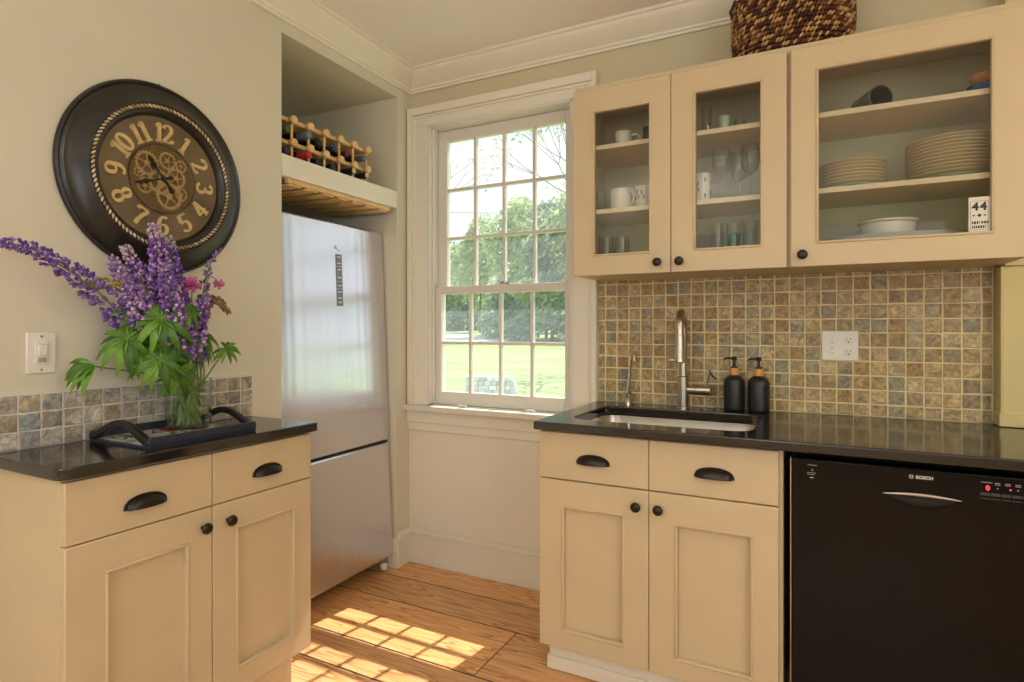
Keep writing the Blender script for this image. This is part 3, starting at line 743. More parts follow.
tx_ = MB(); tx_.text('BOSCH', .0118, .2365, .8355, yd - .0008, bold=.0004)
lx, lz, lr = .207, .8395, .0048
tx_.tube([(lx + lr * cos(2 * pi * i / 20), yd - .0006, lz + lr * sin(2 * pi * i / 20)) for i in range(21)], .0006, 4)
tx_.box(lx - .0026, lx - .0018, yd - .0012, yd - .0003, lz - .0032, lz + .0032); tx_.box(lx + .0018, lx + .0026, yd - .0012, yd - .0003, lz - .0032, lz + .0032); tx_.box(lx - .0018, lx + .0018, yd - .0012, yd - .0003, lz - .0004, lz + .0004)
tx_.build('lettering', M['letter'], fp)
le = MB(); le.text('0', .017, .3715, .8235, yd - .0008, bold=.0004); le.build('digit_display', M['led'], fp, label='red lit digit')
l2 = MB(); l2.box(.4155, .4195, yd - .0012, yd - .0003, .8275, .8305); l2.build('indicator_light', M['led'], fp, label='red lit indicator')
def mark(*b): MB().box(*b).build('marking', M['letter'], fp)
for i in range(4):
    x = .3915 + .0205 * i
    if i != 1.4: 
        mark(x - .0055, x + .0055, yd - .0010, yd - .0003, .8425, .8434); mark(x - .0055, x + .0055, yd - .0010, yd - .0003, .8385, .8394)
    mark(x - .0012, x + .0012, yd - .0010, yd - .0003, .8285, .8305) if i != 1 else None
mark(.357, .381, yd - .0010, yd - .0003, .8425, .8434)
for x in (-.032, ): mark(x - .012, x + .012, yd - .0010, yd - .0003, .8445, .8455); mark(x - .001, x + .002, yd - .001, yd - .0003, .829, .832); mark(x - .006, x + .004, yd - .001, yd - .0003, .808, .810); mark(x - .013, x + .010, yd - .001, yd - .0003, .8225, .8232); mark(x - .013, x + .006, yd - .001, yd - .0003, .8175, .8182)

for i in range(5):
    x = .3655 + .0215 * i
    bt = MB().box(x - .0095, x + .0095, yd - .0022, yd - .0003, .8095, .8165); bt.box(x - .0095, x + .0095, yd - .0018, yd - .0003, .8, .8025)
    bt.build('button', simple('dark_button', (.05, .05, .048, 1), .3) if i == 0 else bpy.data.materials['dark_button'], fp, bevel=.0006)

# ------------------------------------------------------------------ wall cabinets
YU = 2.245
TU = lambda u, w, z: (u, YU - w, z)
def wall_cab(x0, x1, label, doors):
    r = thing('wall_cabinet', label, 'cabinet', ((x0 + x1) / 2, 2.4, 1.447))
    b_ = MB(); zb, zt2 = 1.4475, 2.200; y1 = D - .014
    b_.box(x0, x0 + .018, YU + .0015, y1, zb, zt2); b_.box(x1 - .018, x1, YU + .0015, y1, zb, zt2)
    b_.box(x0 + .018, x1 - .018, YU + .0015, y1, zb, zb + .018); b_.box(x0 + .018, x1 - .018, YU + .0015, y1, zt2 - .022, zt2)
    MB().box(x0 + .0182, x1 - .0182, y1 - .008, y1, zb + .0182, zt2 - .0222).build('back_panel', M['cabin'], r, smooth=0)
    b_.box(x0, x1, YU + .0005, YU + .0015, zt2 - .026, zt2)
    b_.build('body', M['cabin_out'], r, bevel=.0015)
    for z in (1.690, 1.943):
        MB().box(x0 + .0185, x1 - .0185, YU + .006, y1 - .0085, z, z + .018).build('shelf', M['shelf'], r, bevel=.001)
    for (u0, u1, pan, ku) in doors:
        d = door_panel(TU, u0, u1, 1.4455, 2.1775, pan, 'door', r, M['cab'], th=.022, glass=True)
        knob(TU, ku, 1.484, .022, d)
    return r
M['cabin_out'] = simple('cream_cabinet_body', (.59, .48, .30, 1), .45, bump=.02, bscale=25)
wc1 = wall_cab(-.887, -.110, 'cream wall cabinet with two narrow glass doors, beside the window', [
    (-.887, -.5035, (-.799, -.583, 1.528, 2.082), -.549), (-.5015, -.1135, (-.4135, -.1965, 1.528, 2.090), -.469)])
wc2 = wall_cab(-.1095, .5215, 'cream wall cabinet with one wide glass door, under the basket', [
    (-.1015, .5205, (-.0175, .4365, 1.528, 2.095), -.0655)])

ZS1, ZS2, ZS0 = 1.7085, 1.9615, 1.466
kk = 2.335 / 2.40
def mug(loc, r, h, mat, label, handle=0, group=None, patt=None, rotz=0):
    o = thing('mug', label, 'mug', (0, 0, 0), group, keep=True)
    MB().lathe([(r * .9, 0), (r, .004), (r, h), (r - .004, h), (r - .004, .008), (.002, .006)], (0, 0, 0), 24).build('body', mat, o, smooth=40)
    if handle is not None:
        MB().tube([(r - .002, 0, h * .78), (r + .02, 0, h * .80), (r + .030, 0, h * .55), (r + .020, 0, h * .28), (r - .002, 0, h * .24)], .005, 8).build('handle', mat, o)
    if patt:
        for q in range(12):
            p = MB(); a = rnd.uniform(0, 2 * pi); z = rnd.uniform(.15, .85) * h; R = r + .0002
            p.tube([(R * cos(a), R * sin(a), z - .007), (R * cos(a + .12), R * sin(a + .12), z), (R * cos(a + .02), R * sin(a + .02), z + .009)], .0022, 5)
            p.build('print', patt, o)
    o.location = loc; o.rotation_euler.z = rotz
    return o
def tumbler(loc, r, h, label, group=None, mat=None, name='tumbler', rot=None, cat='glass'):
    o = MB().lathe([(r * .85, 0), (r, h), (r - .002, h), (r * .85 - .002, .006), (.002, .006)], (0, 0, 0), 24).build(name, mat or M['glass'], smooth=40)
    tag(o, label, cat, group); o.location = loc
    if rot: o.rotation_euler = rot
    return o
mug((-.718, 2.345, ZS2 + .0005), .034, .066, M['white_china'], 'white mug alone on the top shelf of the leftmost glass door', rotz=0)
mug((-.612, 2.365, ZS2 + .0005), .032, .075, M['soap'], 'dark mug half hidden on the top shelf beside a white mug', rotz=-.5)
tumbler((-.807, 2.33, ZS1 + .0005), .020, .085, 'narrow clear glass left of the wide white mug')
mug((-.722, 2.335, ZS1 + .0005), .046, .085, M['white_china'], 'wide white mug in the middle of the leftmost cabinet shelf', rotz=-.6)
mug((-.634, 2.335, ZS1 + .0005), .034, .088, M['white_china'], 'white mug with dark squiggles at the right of the wide white mug', patt=M['ink'], rotz=1.2)
for i, x in enumerate((-.80, -.735)):
    bo = MB().lathe([(.026, 0), (.028, .004), (.031, .080), (.032, .146), (.030, .146), (.029, .08), (.024, .009), (.002, .008)], (0, 0, 0), 24).build('tall_beaker', M['glass'], smooth=50)
    tag(bo, 'tall clear beaker at the bottom left of the leftmost cabinet' if i == 0 else 'tall clear beaker second from the left on the leftmost cabinet floor', 'beaker', 'beakers on the left cabinet floor'); bo.location = (x, 2.37, ZS0 + .0003)
tumbler((-.396, 2.345, ZS2 + .0005), .019, .115, 'tall pink tinted glass on the top shelf behind the middle door', mat=thin_glass('pink_tinted_glass', (.99, .95, .955, 1), 1.5, edge=.3))
mug((-.331, 2.345, ZS2 + .0005), .021, .066, M['green_china'], 'slim pale green cup on the top shelf behind the middle door', handle=None)
mug((-.277, 2.35, ZS2 + .0005), .020, .048, M['glass'], 'small clear glass cup with handle on the top shelf', rotz=2.7)
mug((-.410, 2.34, ZS1 + .0005), .030, .112, M['white_china'], 'tall white mug with black squiggles beside the wine glasses', patt=M['ink'], handle=None)
def wine_glass(loc, label):
    o = thing('wine_glass', label, 'wine glass', (0, 0, 0), 'wine glasses behind the middle door', keep=True)
    MB().lathe([(.031, 0), (.031, .002), (.004, .005), (.0035, .085), (.006, .09)], (0, 0, 0), 20).build('stem', M['glass'], o, smooth=50)
    MB().lathe([(.006, .0905), (.024, .105), (.033, .13), (.034, .155), (.029, .20), (.0275, .20), (.0325, .155), (.0315, .131), (.022, .107), (.002, .095)], (0, 0, 0), 24).build('bowl', M['glass'], o, smooth=50)
    o.location = loc; return o
w1 = wine_glass((-.340, 2.335, ZS1 + .0005), 'stemmed wine glass just right of the tall squiggle mug')
w2 = copy_tree(w1); w2.location = (-.240, 2.335, ZS1 + .0005); w2['label'] = 'stemmed wine glass at the right end of the middle door shelf'
w3 = copy_tree(w1); w3.location = (-.288, 2.425, ZS1 + .0005); w3['label'] = 'stemmed wine glass standing behind and between the other two'
for i, x in enumerate((-.358, -.300, -.243)):
    tumbler((x, 2.35, ZS0 + .0005), .026, .165, ('clear tumbler at the left on the floor of the middle-door cabinet', 'clear tumbler with green inside, in the middle of three', 'clear tumbler at the right on the floor of the middle-door cabinet')[i], 'tumblers behind the middle door')
gl = MB().lathe([(.014, 0), (.018, .008), (.019, .110), (.012, .118)], (0, 0, 0), 14).build('green_candle', simple('green_wax', (.05, .22, .06, 1), .5)); gl.location = (-.300, 2.35, ZS0 + .0075)
tag(gl, 'small green candle inside the middle tumbler', 'candle')
# wide cabinet
t_ = thing('tumbler', 'dark tumbler lying on its side on the top shelf', 'glass', (0, 0, 0), keep=True)
MB().lathe([(.032, 0), (.041, .115), (.0385, .115), (.030, .006), (.002, .006)], (0, 0, 0), 28).build('body', simple('smoked_tumbler', (.16, .155, .14, 1), .25), t_, smooth=40)
MB().lathe([(.0376, .112), (.0292, .0085), (.002, .0082), (.002, .0075), (.0294, .0075), (.0379, .112)], (0, 0, 0), 28, ring=True).build('lining', simple('shaded_inside', (.012, .013, .018, 1), .3), t_, smooth=40, label='inside painted dark as if shaded')  # dark colour paints the shade inside the tumbler
t_.location = (.108, 2.415, ZS2 + .0415); t_.rotation_euler = (radians(90), radians(4.5), radians(30))
def bowl(loc, r, h, mat, label, name='bowl'):
    o = MB().lathe([(r * .5, 0), (r * .55, .003), (r * .85, h * .45), (r, h), (r - .004, h), (r * .82, h * .5), (r * .5, .007), (.002, .006)], (0, 0, 0), 28).build(name, mat, smooth=50)
    tag(o, label, 'bowl'); o.location = loc; return o
bowl((.452, 2.34, ZS2 + .0005), .055, .034, M['blue_china'], 'blue bowl at the right end of the top shelf, under an orange one')
bowl((.452, 2.34, ZS2 + .0350), .050, .030, M['orange_china'], 'orange bowl stacked on the blue bowl')
tumbler((.452, 2.435, ZS2 + .0005), .026, .06, 'small plain glass standing behind the blue bowl')
def plate_stack(cx, cy, z, r, n, pitch, where, gname, base_label):
    pr = [(r * .55, 0), (r * .6, .002), (r * .97, .0085), (r, .0105), (r - .001, .012), (r * .6, .005), (.003, .0045)]
    bb = MB().lathe(pr, (0, 0, 0), 36).build('dinner_plate', M['green_china'], smooth=40); bb.location = (cx, cy, z)
    tag(bb, base_label, 'plate', gname)
    src = None
    names = ['second', 'third', 'fourth', 'fifth', 'sixth', 'seventh', 'eighth', 'ninth', 'tenth', 'eleventh', 'twelfth']
    for i in range(n):
        if src is None:
            o = MB().lathe(pr, (0, 0, 0), 36).build('dinner_plate', M['cream_china'], smooth=40); src = o
        else:
            o = src.copy(); COL.objects.link(o)
        o.location = (cx + rnd.uniform(-.0015, .0015), cy, z + .014 + pitch * i)
        o['label'] = ('cream plate %s from the bottom of the %s' % (names[i], where)) if i < n - 1 else 'cream plate on top of the %s' % where
        o['category'] = 'plate'; o['group'] = gname
plate_stack(.083, 2.385, ZS1 + .0005, .105, 7, .0115, 'lower stack at left', 'left stack of plates', 'pale green plate at the bottom of the lower stack at left')
plate_stack(.368, 2.400, ZS1 + .0005, .128, 11, .0112, 'taller stack at right', 'right stack of plates', 'pale green plate at the bottom of the taller stack at right')
bd_ = MB().lathe([(.066, 0), (.070, .004), (.082, .112), (.090, .118), (.090, .123), (.085, .122), (.078, .112), (.064, .009), (.003, .008)], (0, 0, 0), 36).build('baking_dish', M['white_china'], smooth=45)
tag(bd_, 'round white rimmed dish alone on the bottom of the wide cabinet', 'dish'); bd_.location = (.190, 2.391, ZS0 + .0115)
pl_ = MB().lathe([(.110, 0), (.150, .006), (.212, .080), (.216, .0825), (.209, .0825), (.146, .010), (.003, .0085)], (0, 0, 0), 44, sx=1, sy=.58).build('serving_dish', M['white_china'], smooth=40)
tag(pl_, 'wide white oval serving dish lying under the round white dish', 'dish'); pl_.location = (.212, 2.395, ZS0 + .0003)
# card tucked on the glass
cd = thing('number_card', 'small white card reading 44 at the corner of the wide glass door', 'card', (.41, YU - .0165, 1.53))
yk = YU - .0128
MB().box(.384, .436, yk - .0008, yk, 1.5285, 1.632).build('card', M['paper'], cd)
ik = MB(); yk2 = yk - .0012
for (a0, a1, b0, b1) in ((.3885, .4315, 1.5335, 1.5342), (.3885, .4315, 1.6195, 1.6202), (.3885, .3892, 1.5335, 1.62), (.4308, .4315, 1.5335, 1.62)): ik.box(a0, a1, yk2, yk2 + .0005, b0, b1)
ik.text('4', .033, .400, 1.5925, yk2, .0003, bold=.0012); ik.text('4', .033, .4195, 1.5925, yk2, .0003, bold=.0012)
for x, s_ in ((.3965, .0035), (.410, .006), (.4235, .0035)): ik.prism([(x - s_, 1.577), (x, 1.577 - s_ * .9), (x + s_, 1.577), (x, 1.577 + s_ * .9)], yk2, yk2 + .0005, 'y')
for row, z in enumerate((1.5555, 1.5425)):
    x = .392
    while x < .428:
        w = rnd.uniform(.0025, .005); ik.box(x, x + w * .35, yk2, yk2 + .0005, z - .004, z + .004); ik.box(x, x + w, yk2, yk2 + .0005, z + (.003 if rnd.random() < .5 else -.004), z + (.004 if rnd.random() < .5 else -.003)); x += w + .0018
ik.build('printing', M['ink'], cd, smooth=0)

# ------------------------------------------------------------------ woven basket on the cabinet
bk = thing('woven_basket', 'brown rope-twist woven basket on top of the wide wall cabinet', 'basket', (-.100, 2.405, 2.2005))
bw = MB(); nrow = 15; A, B = .188, .135
for i in range(nrow):
    z = 2.2095 + .0165 * i
    bul = (1 + .07 * sin(pi * (i + .6) / (nrow + 2))) * (.91 + .09 * min(1, i / 3) ** .6)
    a_, b_2 = A * bul, B * bul; n = 96
    for j in range(n):
        al = 2 * pi * (j + .5 * (i % 2)) / n
        p = Vector((-.108 + a_ * cos(al), 2.405 + b_2 * sin(al), z))
        t = Vector((-a_ * sin(al), b_2 * cos(al), 0)).normalized(); nn = Vector((b_2 * cos(al), a_ * sin(al), 0)).normalized()
        ang = radians(48 + rnd.uniform(-8, 8)) * (1 if i % 2 == 0 else 1)
        d1 = t * cos(ang) + Vector((0, 0, 1)) * sin(ang); d2 = d1.cross(nn)
        bw.ell(p, (1, 1, 1), 6, 5, Matrix((d1 * .0115, nn * .0075, d2 * .0048)).transposed())
M['basket'] = island_mat('dyed_seagrass', [(0, lin(58, 26, 22)), (.35, lin(92, 46, 32)), (.55, lin(128, 80, 44)), (.72, lin(176, 132, 76)), (1, lin(206, 172, 112))], .6)
bo_ = bw.build('weave', M['basket'], bk, smooth=60)
ml = MB(); ml.lathe([(A * .55, .003), (A * .86, .004), (A * .97, .08), (A * .95, .245), (A * .9, .245), (A * .93, .10), (A * .88, .012), (.01, .010)], (-.108, 2.405, 2.2005), 40, sx=1, sy=B / A)
ml.build('lining', simple('dark_basket_core', lin(60, 34, 26), .8), bk)
MB().tube([(-.290, 2.405, 2.36), (-.302, 2.385, 2.385), (-.312, 2.36, 2.42), (-.295, 2.35, 2.452), (-.272, 2.36, 2.44)], .006, 8).build('handle', simple('dark_leather', lin(50, 26, 22), .6), bk)

# ------------------------------------------------------------------ refrigerator in the niche (leans back a little)
fbase = Vector(lw(-.02, 0, 0))
fr = thing('refrigerator', 'brushed steel two-door refrigerator standing in the niche under the wine rack', 'refrigerator', (lw(-.008, .539, .0)), rot=(0, -radians(2.5), DL), keep=True)
W2 = .352
MB().box(-.62, -.052, -W2, W2, .05, 1.725).build('cabinet_shell', simple('grey_fridge_side', (.22, .21, .20, 1), .45), fr, bevel=.006)
MB().box(-.05, 0, -W2 - .002, W2 + .014, .664, 1.738).build('upper_door', M['fridge'], fr, bevel=.012, seg=4)
ldr = MB().box(-.05, 0, -W2 - .002, W2 + .014, .070, .6535).build('freezer_drawer', M['fridge'], fr, bevel=.012, seg=4)
MB().box(-.051, -.012, -W2 + .004, W2 + .008, .6545, .663).build('gasket', M['blackmatte'], fr)
MB().box(-.40, -.28, -W2 + .02, W2 - .05, .022, .069).build('grille', M['gap'], fr)
for y in (-W2 + .06, W2 - .035):
    MB().lathe([(.016, .034), (.019, .042), (.019, .060), (.012, .066)], (-.030, y, -.024), 14).build('foot', M['white'], fr, label='white levelling foot')
dp = MB(); dp.box(.0003, .0022, .008, .048, 1.345, 1.588)
dp_ = dp.build('display_strip', simple('grey_display', lin(118, 126, 138), .25), fr, bevel=.001)
for z in (1.575, 1.545, 1.515, 1.478, 1.44, 1.41, 1.382, 1.362): MB().box(.0023, .0028, .016, .040, z - .0025, z + .0025).build('symbol', M['letter'], dp_)
for z in (1.53, 1.46, 1.425): MB().box(.0023, .0026, .008, .048, z - .0006, z + .0006).build('divider', M['letter'], dp_)
lg = MB(); lg.box(.0003, .0012, .002, .020, 1.612, 1.6175); lg.box(.0003, .0012, .004, .012, 1.620, 1.628); lg.box(.0003, .0012, .024, .034, 1.603, 1.607); lg.build('badge', simple('grey_badge', (.2, .2, .2, 1), .4), fr)

# ------------------------------------------------------------------ wine rack and bottles on the niche shelf
zsh = 1.9455
wr_ = thing('wine_rack', 'light wooden wine rack with round peg ends on the niche shelf', 'wine rack', lw(-.17, .5, zsh))
cols = [.265 + .0955 * k for k in range(-1, 6)]
for z in (2.024, 2.120):
    for s in cols:
        MB(lw).lathe([(.0155, -.27), (.0155, -.056), (.0185, -.052), (.0185, -.044), (.0155, -.039), (.003, -.0385)], (0, s, z), 16, 'x').build('peg', M['pine'], wr_, smooth=40)
for z in (2.024, 2.120):
    for c in (-.075, -.245):
        r_ = MB(lw)
        r_.box(c - .010, c + .010, cols[0], cols[-1], z - .008, z + .008)
        r_.build('rail', M['pine'], wr_, smooth=0)
for s in cols:
    for c in (-.060, -.255):
        MB(lw).box(c - .003, c + .003, s - .005, s + .005, zsh, 2.0075).build('upright', M['pine'], wr_, smooth=0)
        MB(lw).box(c - .003, c + .003, s - .005, s + .005, 2.0405, 2.1035).build('upright', M['pine'], wr_, smooth=0)
GB = {k: simple('wine_glass_' + k, c, .12, spec=.6) for k, c in dict(dark=(.012, .014, .012, 1), green=(.03, .06, .02, 1), red=(.03, .006, .008, 1)).items()}
FO = {k: simple('foil_' + k, c, .38, metal=mt) for k, c, mt in (('blue', lin(120, 136, 156), .5), ('red', lin(178, 44, 40), .1), ('black', lin(30, 30, 34), .2), ('wine', lin(92, 24, 30), .2), ('navy', lin(44, 54, 76), .3), ('grey', lin(110, 108, 104), .4), ('cork', lin(206, 180, 132), 0), ('green', lin(74, 92, 40), .1))}
def wine(s, z, out, gk, fk, label):
    o = thing('wine_bottle', label, 'wine bottle', lw(out, s, z), 'wine bottles in the rack', rot=(0, 0, DL), keep=True)
    MB().lathe([(.024, -.298), (.033, -.294), (.034, -.28), (.034, -.115), (.030, -.095), (.018, -.078), (.0145, -.068), (.0135, -.02), (.0135, -.004), (.003, -.003)], (0, 0, 0), 22, 'x').build('body', GB[gk], o, smooth=50)
    if fk == 'cork':
        MB().lathe([(.0135, .0006), (.0135, .0016), (.004, .0018)], (0, 0, 0), 18, 'x').build('cap', FO['cork'], o, label='pale cap'); fk = 'black'
    MB().lathe([(.0143, -.066), (.0148, -.064), (.0145, -.012), (.016, -.011), (.016, -.002), (.0145, 0), (.003, .0004)], (0, 0, 0), 20, 'x').build('foil', FO[fk], o, smooth=50)
zt_, zb_ = 2.0663, zsh + .0345
mid = lambda k: (cols[k] + cols[k + 1]) / 2
wine(mid(0), zt_, -.030, 'green', 'green', 'green wine bottle at the left end of the upper row, half behind the wall edge')
wine(mid(1), zt_, -.008, 'dark', 'blue', 'wine bottle with grey-blue foil sticking out of the upper row')
wine(mid(2), zt_, -.045, 'dark', 'black', 'black-necked wine bottle right of the grey-blue foil one')
wine(mid(3), zt_, -.040, 'dark', 'navy', 'wine bottle with dark navy cap in the upper row')
wine(mid(4), zt_, -.050, 'red', 'wine', 'wine bottle with dark red foil in the upper row')
wine(mid(5), zt_, -.026, 'dark', 'grey', 'dark wine bottle with grey cap at the right end of the upper row')
wine(mid(0), zb_, -.035, 'dark', 'navy', 'dark wine bottle at the left end of the lower row')
wine(mid(1), zb_, -.004, 'dark', 'red', 'wine bottle with bright red foil in the lower row')
wine(mid(2), zb_, -.050, 'dark', 'black', 'black-capped wine bottle in the lower row, third from the left')
wine(mid(3), zb_, -.050, 'green', 'black', 'black-capped wine bottle in the lower row, fourth from the left')
wine(mid(4), zb_, -.012, 'dark', 'cork', 'wine bottle with pale cap in the lower row, second from right')
wine(mid(5), zb_, -.014, 'dark', 'cork', 'wine bottle with pale cap at the right end of the lower row')

# wooden stemware rack hung below the shelf
sr = thing('stemware_rack', 'slatted wooden stemware rack hung under the niche shelf', 'glass rack', lw(-.17, .54, 1.83))
MB(lw).box(-.030, -.012, .20, .875, 1.838, 1.8565).build('front_rail', M['pine'], sr, bevel=.001)
MB(lw).box(-.330, -.312, .20, .875, 1.838, 1.8565).build('back_rail', M['pine'], sr, bevel=.001)
for k in range(7):
    s = .245 + .0975 * k
    MB(lw).prism([(s - .034, 1.8305), (s + .034, 1.8305), (s + .034, 1.8375), (s - .034, 1.8375)], -.335, -.018 , 'x').build('slat', M['pine'], sr, bevel=.001)
    MB(lw).box(-.335, -.031, s + .0365, s + .061, 1.838, 1.8565).build('gap_shade_strip', M['slatshade'], sr)  # dark strip paints the shade in the gap between slats

# ------------------------------------------------------------------ clock
ck = thing('wall_clock', 'large round black wall clock with gold numerals above the lupines', 'clock', lw(0, -.358, 1.722), rot=(0, 0, DL), keep=True)
# local: x out of the wall, y along it (right), z up
MB().lathe([(.304, .001), (.308, .009), (.305, .016), (.299, .018), (.295, .015), (.291, .018), (.287, .023), (.279, .024), (.266, .028), (.250, .037), (.240, .045), (.2345, .049), (.2305, .046), (.2165, .045), (.2115, .043), (.205, .037), (.198, .028), (.198, .004), (.28, .001)], (0, 0, 0), 96, 'x', ring=True).build('frame', M['clockframe'], ck, smooth=40)
fc = MB().lathe([(.1975, .016), (.1975, .0235), (.003, .0235)], (0, 0, 0), 72, 'x').build('face', M['clockface'], ck)
rp = MB(); n = 104
for j in range(n):
    a = 2 * pi * j / n; rd = Vector((0, cos(a), sin(a))); tg = Vector((0, -sin(a), cos(a))); ou_ = Vector((1, 0, 0))
    d1 = (tg * .75 + rd * .62).normalized(); d2 = d1.cross(ou_)
    rp.ell(rd * .2235 + ou_ * .0465, (1, 1, 1), 6, 5, Matrix((d1 * .0088, ou_ * .0052, d2 * .0036)).transposed())
rp.build('rope_bezel', M['rope'], ck, smooth=60)
# numerals drawn with a broad nib
def arc(cx, cy, rx, ry, a0, a1, n=16): return [(cx + rx * cos(radians(a0 + (a1 - a0) * i / n)), cy + ry * sin(radians(a0 + (a1 - a0) * i / n))) for i in range(n + 1)]
DG = {
 '0': [arc(0, .5, .23, .46, 0, 360, 28)],
 '1': [[(.04, 0), (.04, .98)], [(.04, .96), (-.15, .80)], [(-.14, .02), (.22, .02)]],
 '2': [[(-.22, .74)] + arc(0, .73, .22, .23, 170, -30, 14) + [(.02, .36), (-.24, .05)], [(-.25, .05), (.26, .05)], [(.25, .04), (.27, .2)]],
 '3': [[(-.22, .80)] + arc(-.01, .75, .20, .21, 150, -80, 12), arc(0, .27, .24, .25, 85, -160, 16), [(-.08, .53), (.04, .53)]],
 '4': [[(.10, 0), (.10, .97)], [(.10, .97), (-.27, .30)], [(-.28, .28), (.27, .28)], [(-.04, .02), (.24, .02)]],
 '5': [[(-.18, .95), (.22, .95)], [(-.17, .95), (-.20, .55)], [(-.20, .52)] + arc(-.01, .30, .24, .28, 130, -150, 18)],
 '6': [arc(0, .28, .225, .26, 0, 360, 24), [(.20, .88)] + arc(.06, .52, .29, .43, 75, 195, 12)],
 '7': [[(-.24, .93), (.26, .93)], [(.26, .93), (.08, .55), (0, .25), (-.02, 0)], [(-.24, .94), (-.25, .78)]],
 '8': [arc(0, .74, .185, .22, 0, 360, 24), arc(0, .27, .23, .25, 0, 360, 24)],
 '9': [[(-p[0], 1 - p[1]) for p in arc(0, .28, .225, .26, 0, 360, 24)], [(-p[0], 1 - p[1]) for p in [(.20, .88)] + arc(.06, .52, .29, .43, 75, 195, 12)]],
}
def numeral(mb, s, size, ang, flip, rad):
    adv = .50 if s in ('10', '11', '12') else .6
    w = adv * (len(s) - 1)
    ct_, st_ = cos(ang), sin(ang)           # ang clockwise from 12
    up_ = Vector((0, st_, ct_)); ri = Vector((0, ct_, -st_))
    if flip: up_ = -up_; ri = -ri
    cen = Vector((0, st_, ct_)) * rad
    for di, ch in enumerate(s):
        ox = -w / 2 + di * adv
        for stroke in DG[ch]:
            P = [Vector((p[0] + ox, p[1] - .5)) for p in stroke]; k = len(P); L_, R_ = [], []
            for i in range(k):
                t = (P[min(i + 1, k - 1)] - P[max(i - 1, 0)]).normalized(); nn = Vector((-t.y, t.x))
                hw_ = sqrt((nn.x * .098) ** 2 + (nn.y * .045) ** 2)
                L_.append(P[i] + nn * hw_); R_.append(P[i] - nn * hw_)
            vs = []
            for x in (.0238, .0290):
                for q in L_ + R_:
                    v = cen + (ri * q.x + up_ * q.y) * size; vs.append((x, v.y, v.z))
            fs = []; m2 = 2 * k
            for i in range(k - 1):
                fs += [(i, i + 1, k + i + 1, k + i), (m2 + i, m2 + k + i, m2 + k + i + 1, m2 + i + 1), (i, m2 + i, m2 + i + 1, i + 1), (k + i, k + i + 1, m2 + k + i + 1, m2 + k + i)]
            fs += [(0, k, m2 + k, m2), (k - 1, m2 + k - 1, m2 + 2 * k - 1, 2 * k - 1)]
            mb.add(vs, fs)
for h in range(1, 13):
    nb = MB(); numeral(nb, str(h), .060, radians(30 * h), h in (4, 5, 6, 7, 8), .1495)
    nb.build('numeral', M['gold'], ck, smooth=0)
# gear medallion
md = MB(); md.lathe([(.112, .0237), (.112, .0262), (.109, .0265), (.107, .0248), (.003, .0247)], (0, 0, 0), 56, 'x')
mo = md.build('medallion', M['brass'], ck)
def gear(mb, cy, cz, r, n, x0, x1, hub=.3):
    ol = []
    for j in range(n * 4):
        a = 2 * pi * (j + .5) / (n * 4); rr = r if j % 4 < 2 else r * .88
        ol.append((cy + rr * cos(a), cz + rr * sin(a)))
    il = [(cy + r * .74 * cos(2 * pi * (j + .5) / (n * 4)), cz + r * .74 * sin(2 * pi * (j + .5) / (n * 4))) for j in range(n * 4)]
    k = n * 4
    vs = [(x1, *p) for p in ol] + [(x1, *p) for p in il] + [(x0, *p) for p in ol] + [(x0, *p) for p in il]
    fs = []
    for j in range(k):
        q = (j + 1) % k
        fs += [(j, q, k + q, k + j), (j, 2 * k + j, 2 * k + q, q), (k + j, k + q, 3 * k + q, 3 * k + j)]
    mb.add(vs, fs)
    for j in range(5):
        a = 2 * pi * j / 5 + r * 40
        d = Vector((0, cos(a), sin(a))); c_ = Vector((x1 - .0008, cy, cz))
        mb.tube([c_ + d * r * .1, c_ + d * r * .78], r * .045, 5)
    mb.lathe([(r * hub, x0), (r * hub, x1 + .0004), (r * hub * .5, x1 + .001)], (0, cy, cz), 16, 'x')
gg = [(-.010, -.012, .040, 22), (.045, .012, .034, 18), (.020, -.052, .046, 26), (-.052, .040, .040, 20), (-.060, -.032, .026, 16), (.015, .062, .030, 16), (.064, -.038, .022, 14), (-.078, .006, .016, 12), (.062, .056, .020, 12)]
for i, (a, b2, r, n) in enumerate(gg):
    g_ = MB(); gear(g_, a, b2, r, n, .0249, .0272 + .0006 * (i % 3), .22); g_.build('gear', M['gearmetal'], mo, smooth=30)
g_ = MB(); g_.lathe([(.1115, .0267), (.1115, .0277), (.1095, .0277), (.1095, .0267)], (0, 0, 0), 56, 'x', ring=True); g_.build('ring', M['hand'], mo)
def hand(name, ang, ln, tail, x, w):
    m = MB(); u = (sin(ang), cos(ang)); v = (cos(ang), -sin(ang))
    def pt(a, b): return (u[0] * a + v[0] * b, u[1] * a + v[1] * b)
    for ol in ([(-tail, -w * .5), (-tail * .6, -w * 1.3), (-tail * .2, -w * .5), (ln * .45, -w * .55), (ln * .62, -w * 1.7), (ln * .74, -w * .7), (ln * .80, -w * 1.2), (ln, 0), (ln * .80, w * 1.2), (ln * .74, w * .7), (ln * .62, w * 1.7), (ln * .45, w * .55), (-tail * .2, w * .5), (-tail * .6, w * 1.3), (-tail, w * .5)],):
        m.prism([pt(a, b) for a, b in ol], x, x + .0015, 'x')
    m.lathe([(w * 1.6, x - .001), (w * 1.6, x + .0022), (.001, .0026 + x)], (0, 0, 0), 14, 'x')
    return m.build(name, M['hand'], ck, smooth=0)
hand('hour_hand', radians(321), .082, .055, .0302, .0058)
hand('minute_hand', radians(252), .104, .030, .0335, .0050)
MB().lathe([(.200, .0405), (.200, .0416), (.003, .0416)], (0, 0, 0), 48, 'x').build('glass_cover', M['crystal'], ck)
MB().tube([(.004, .0, .306), (.006, .0, .312), (.004, .004, .3085)], .002, 6).build('hook', M['pull'], ck)

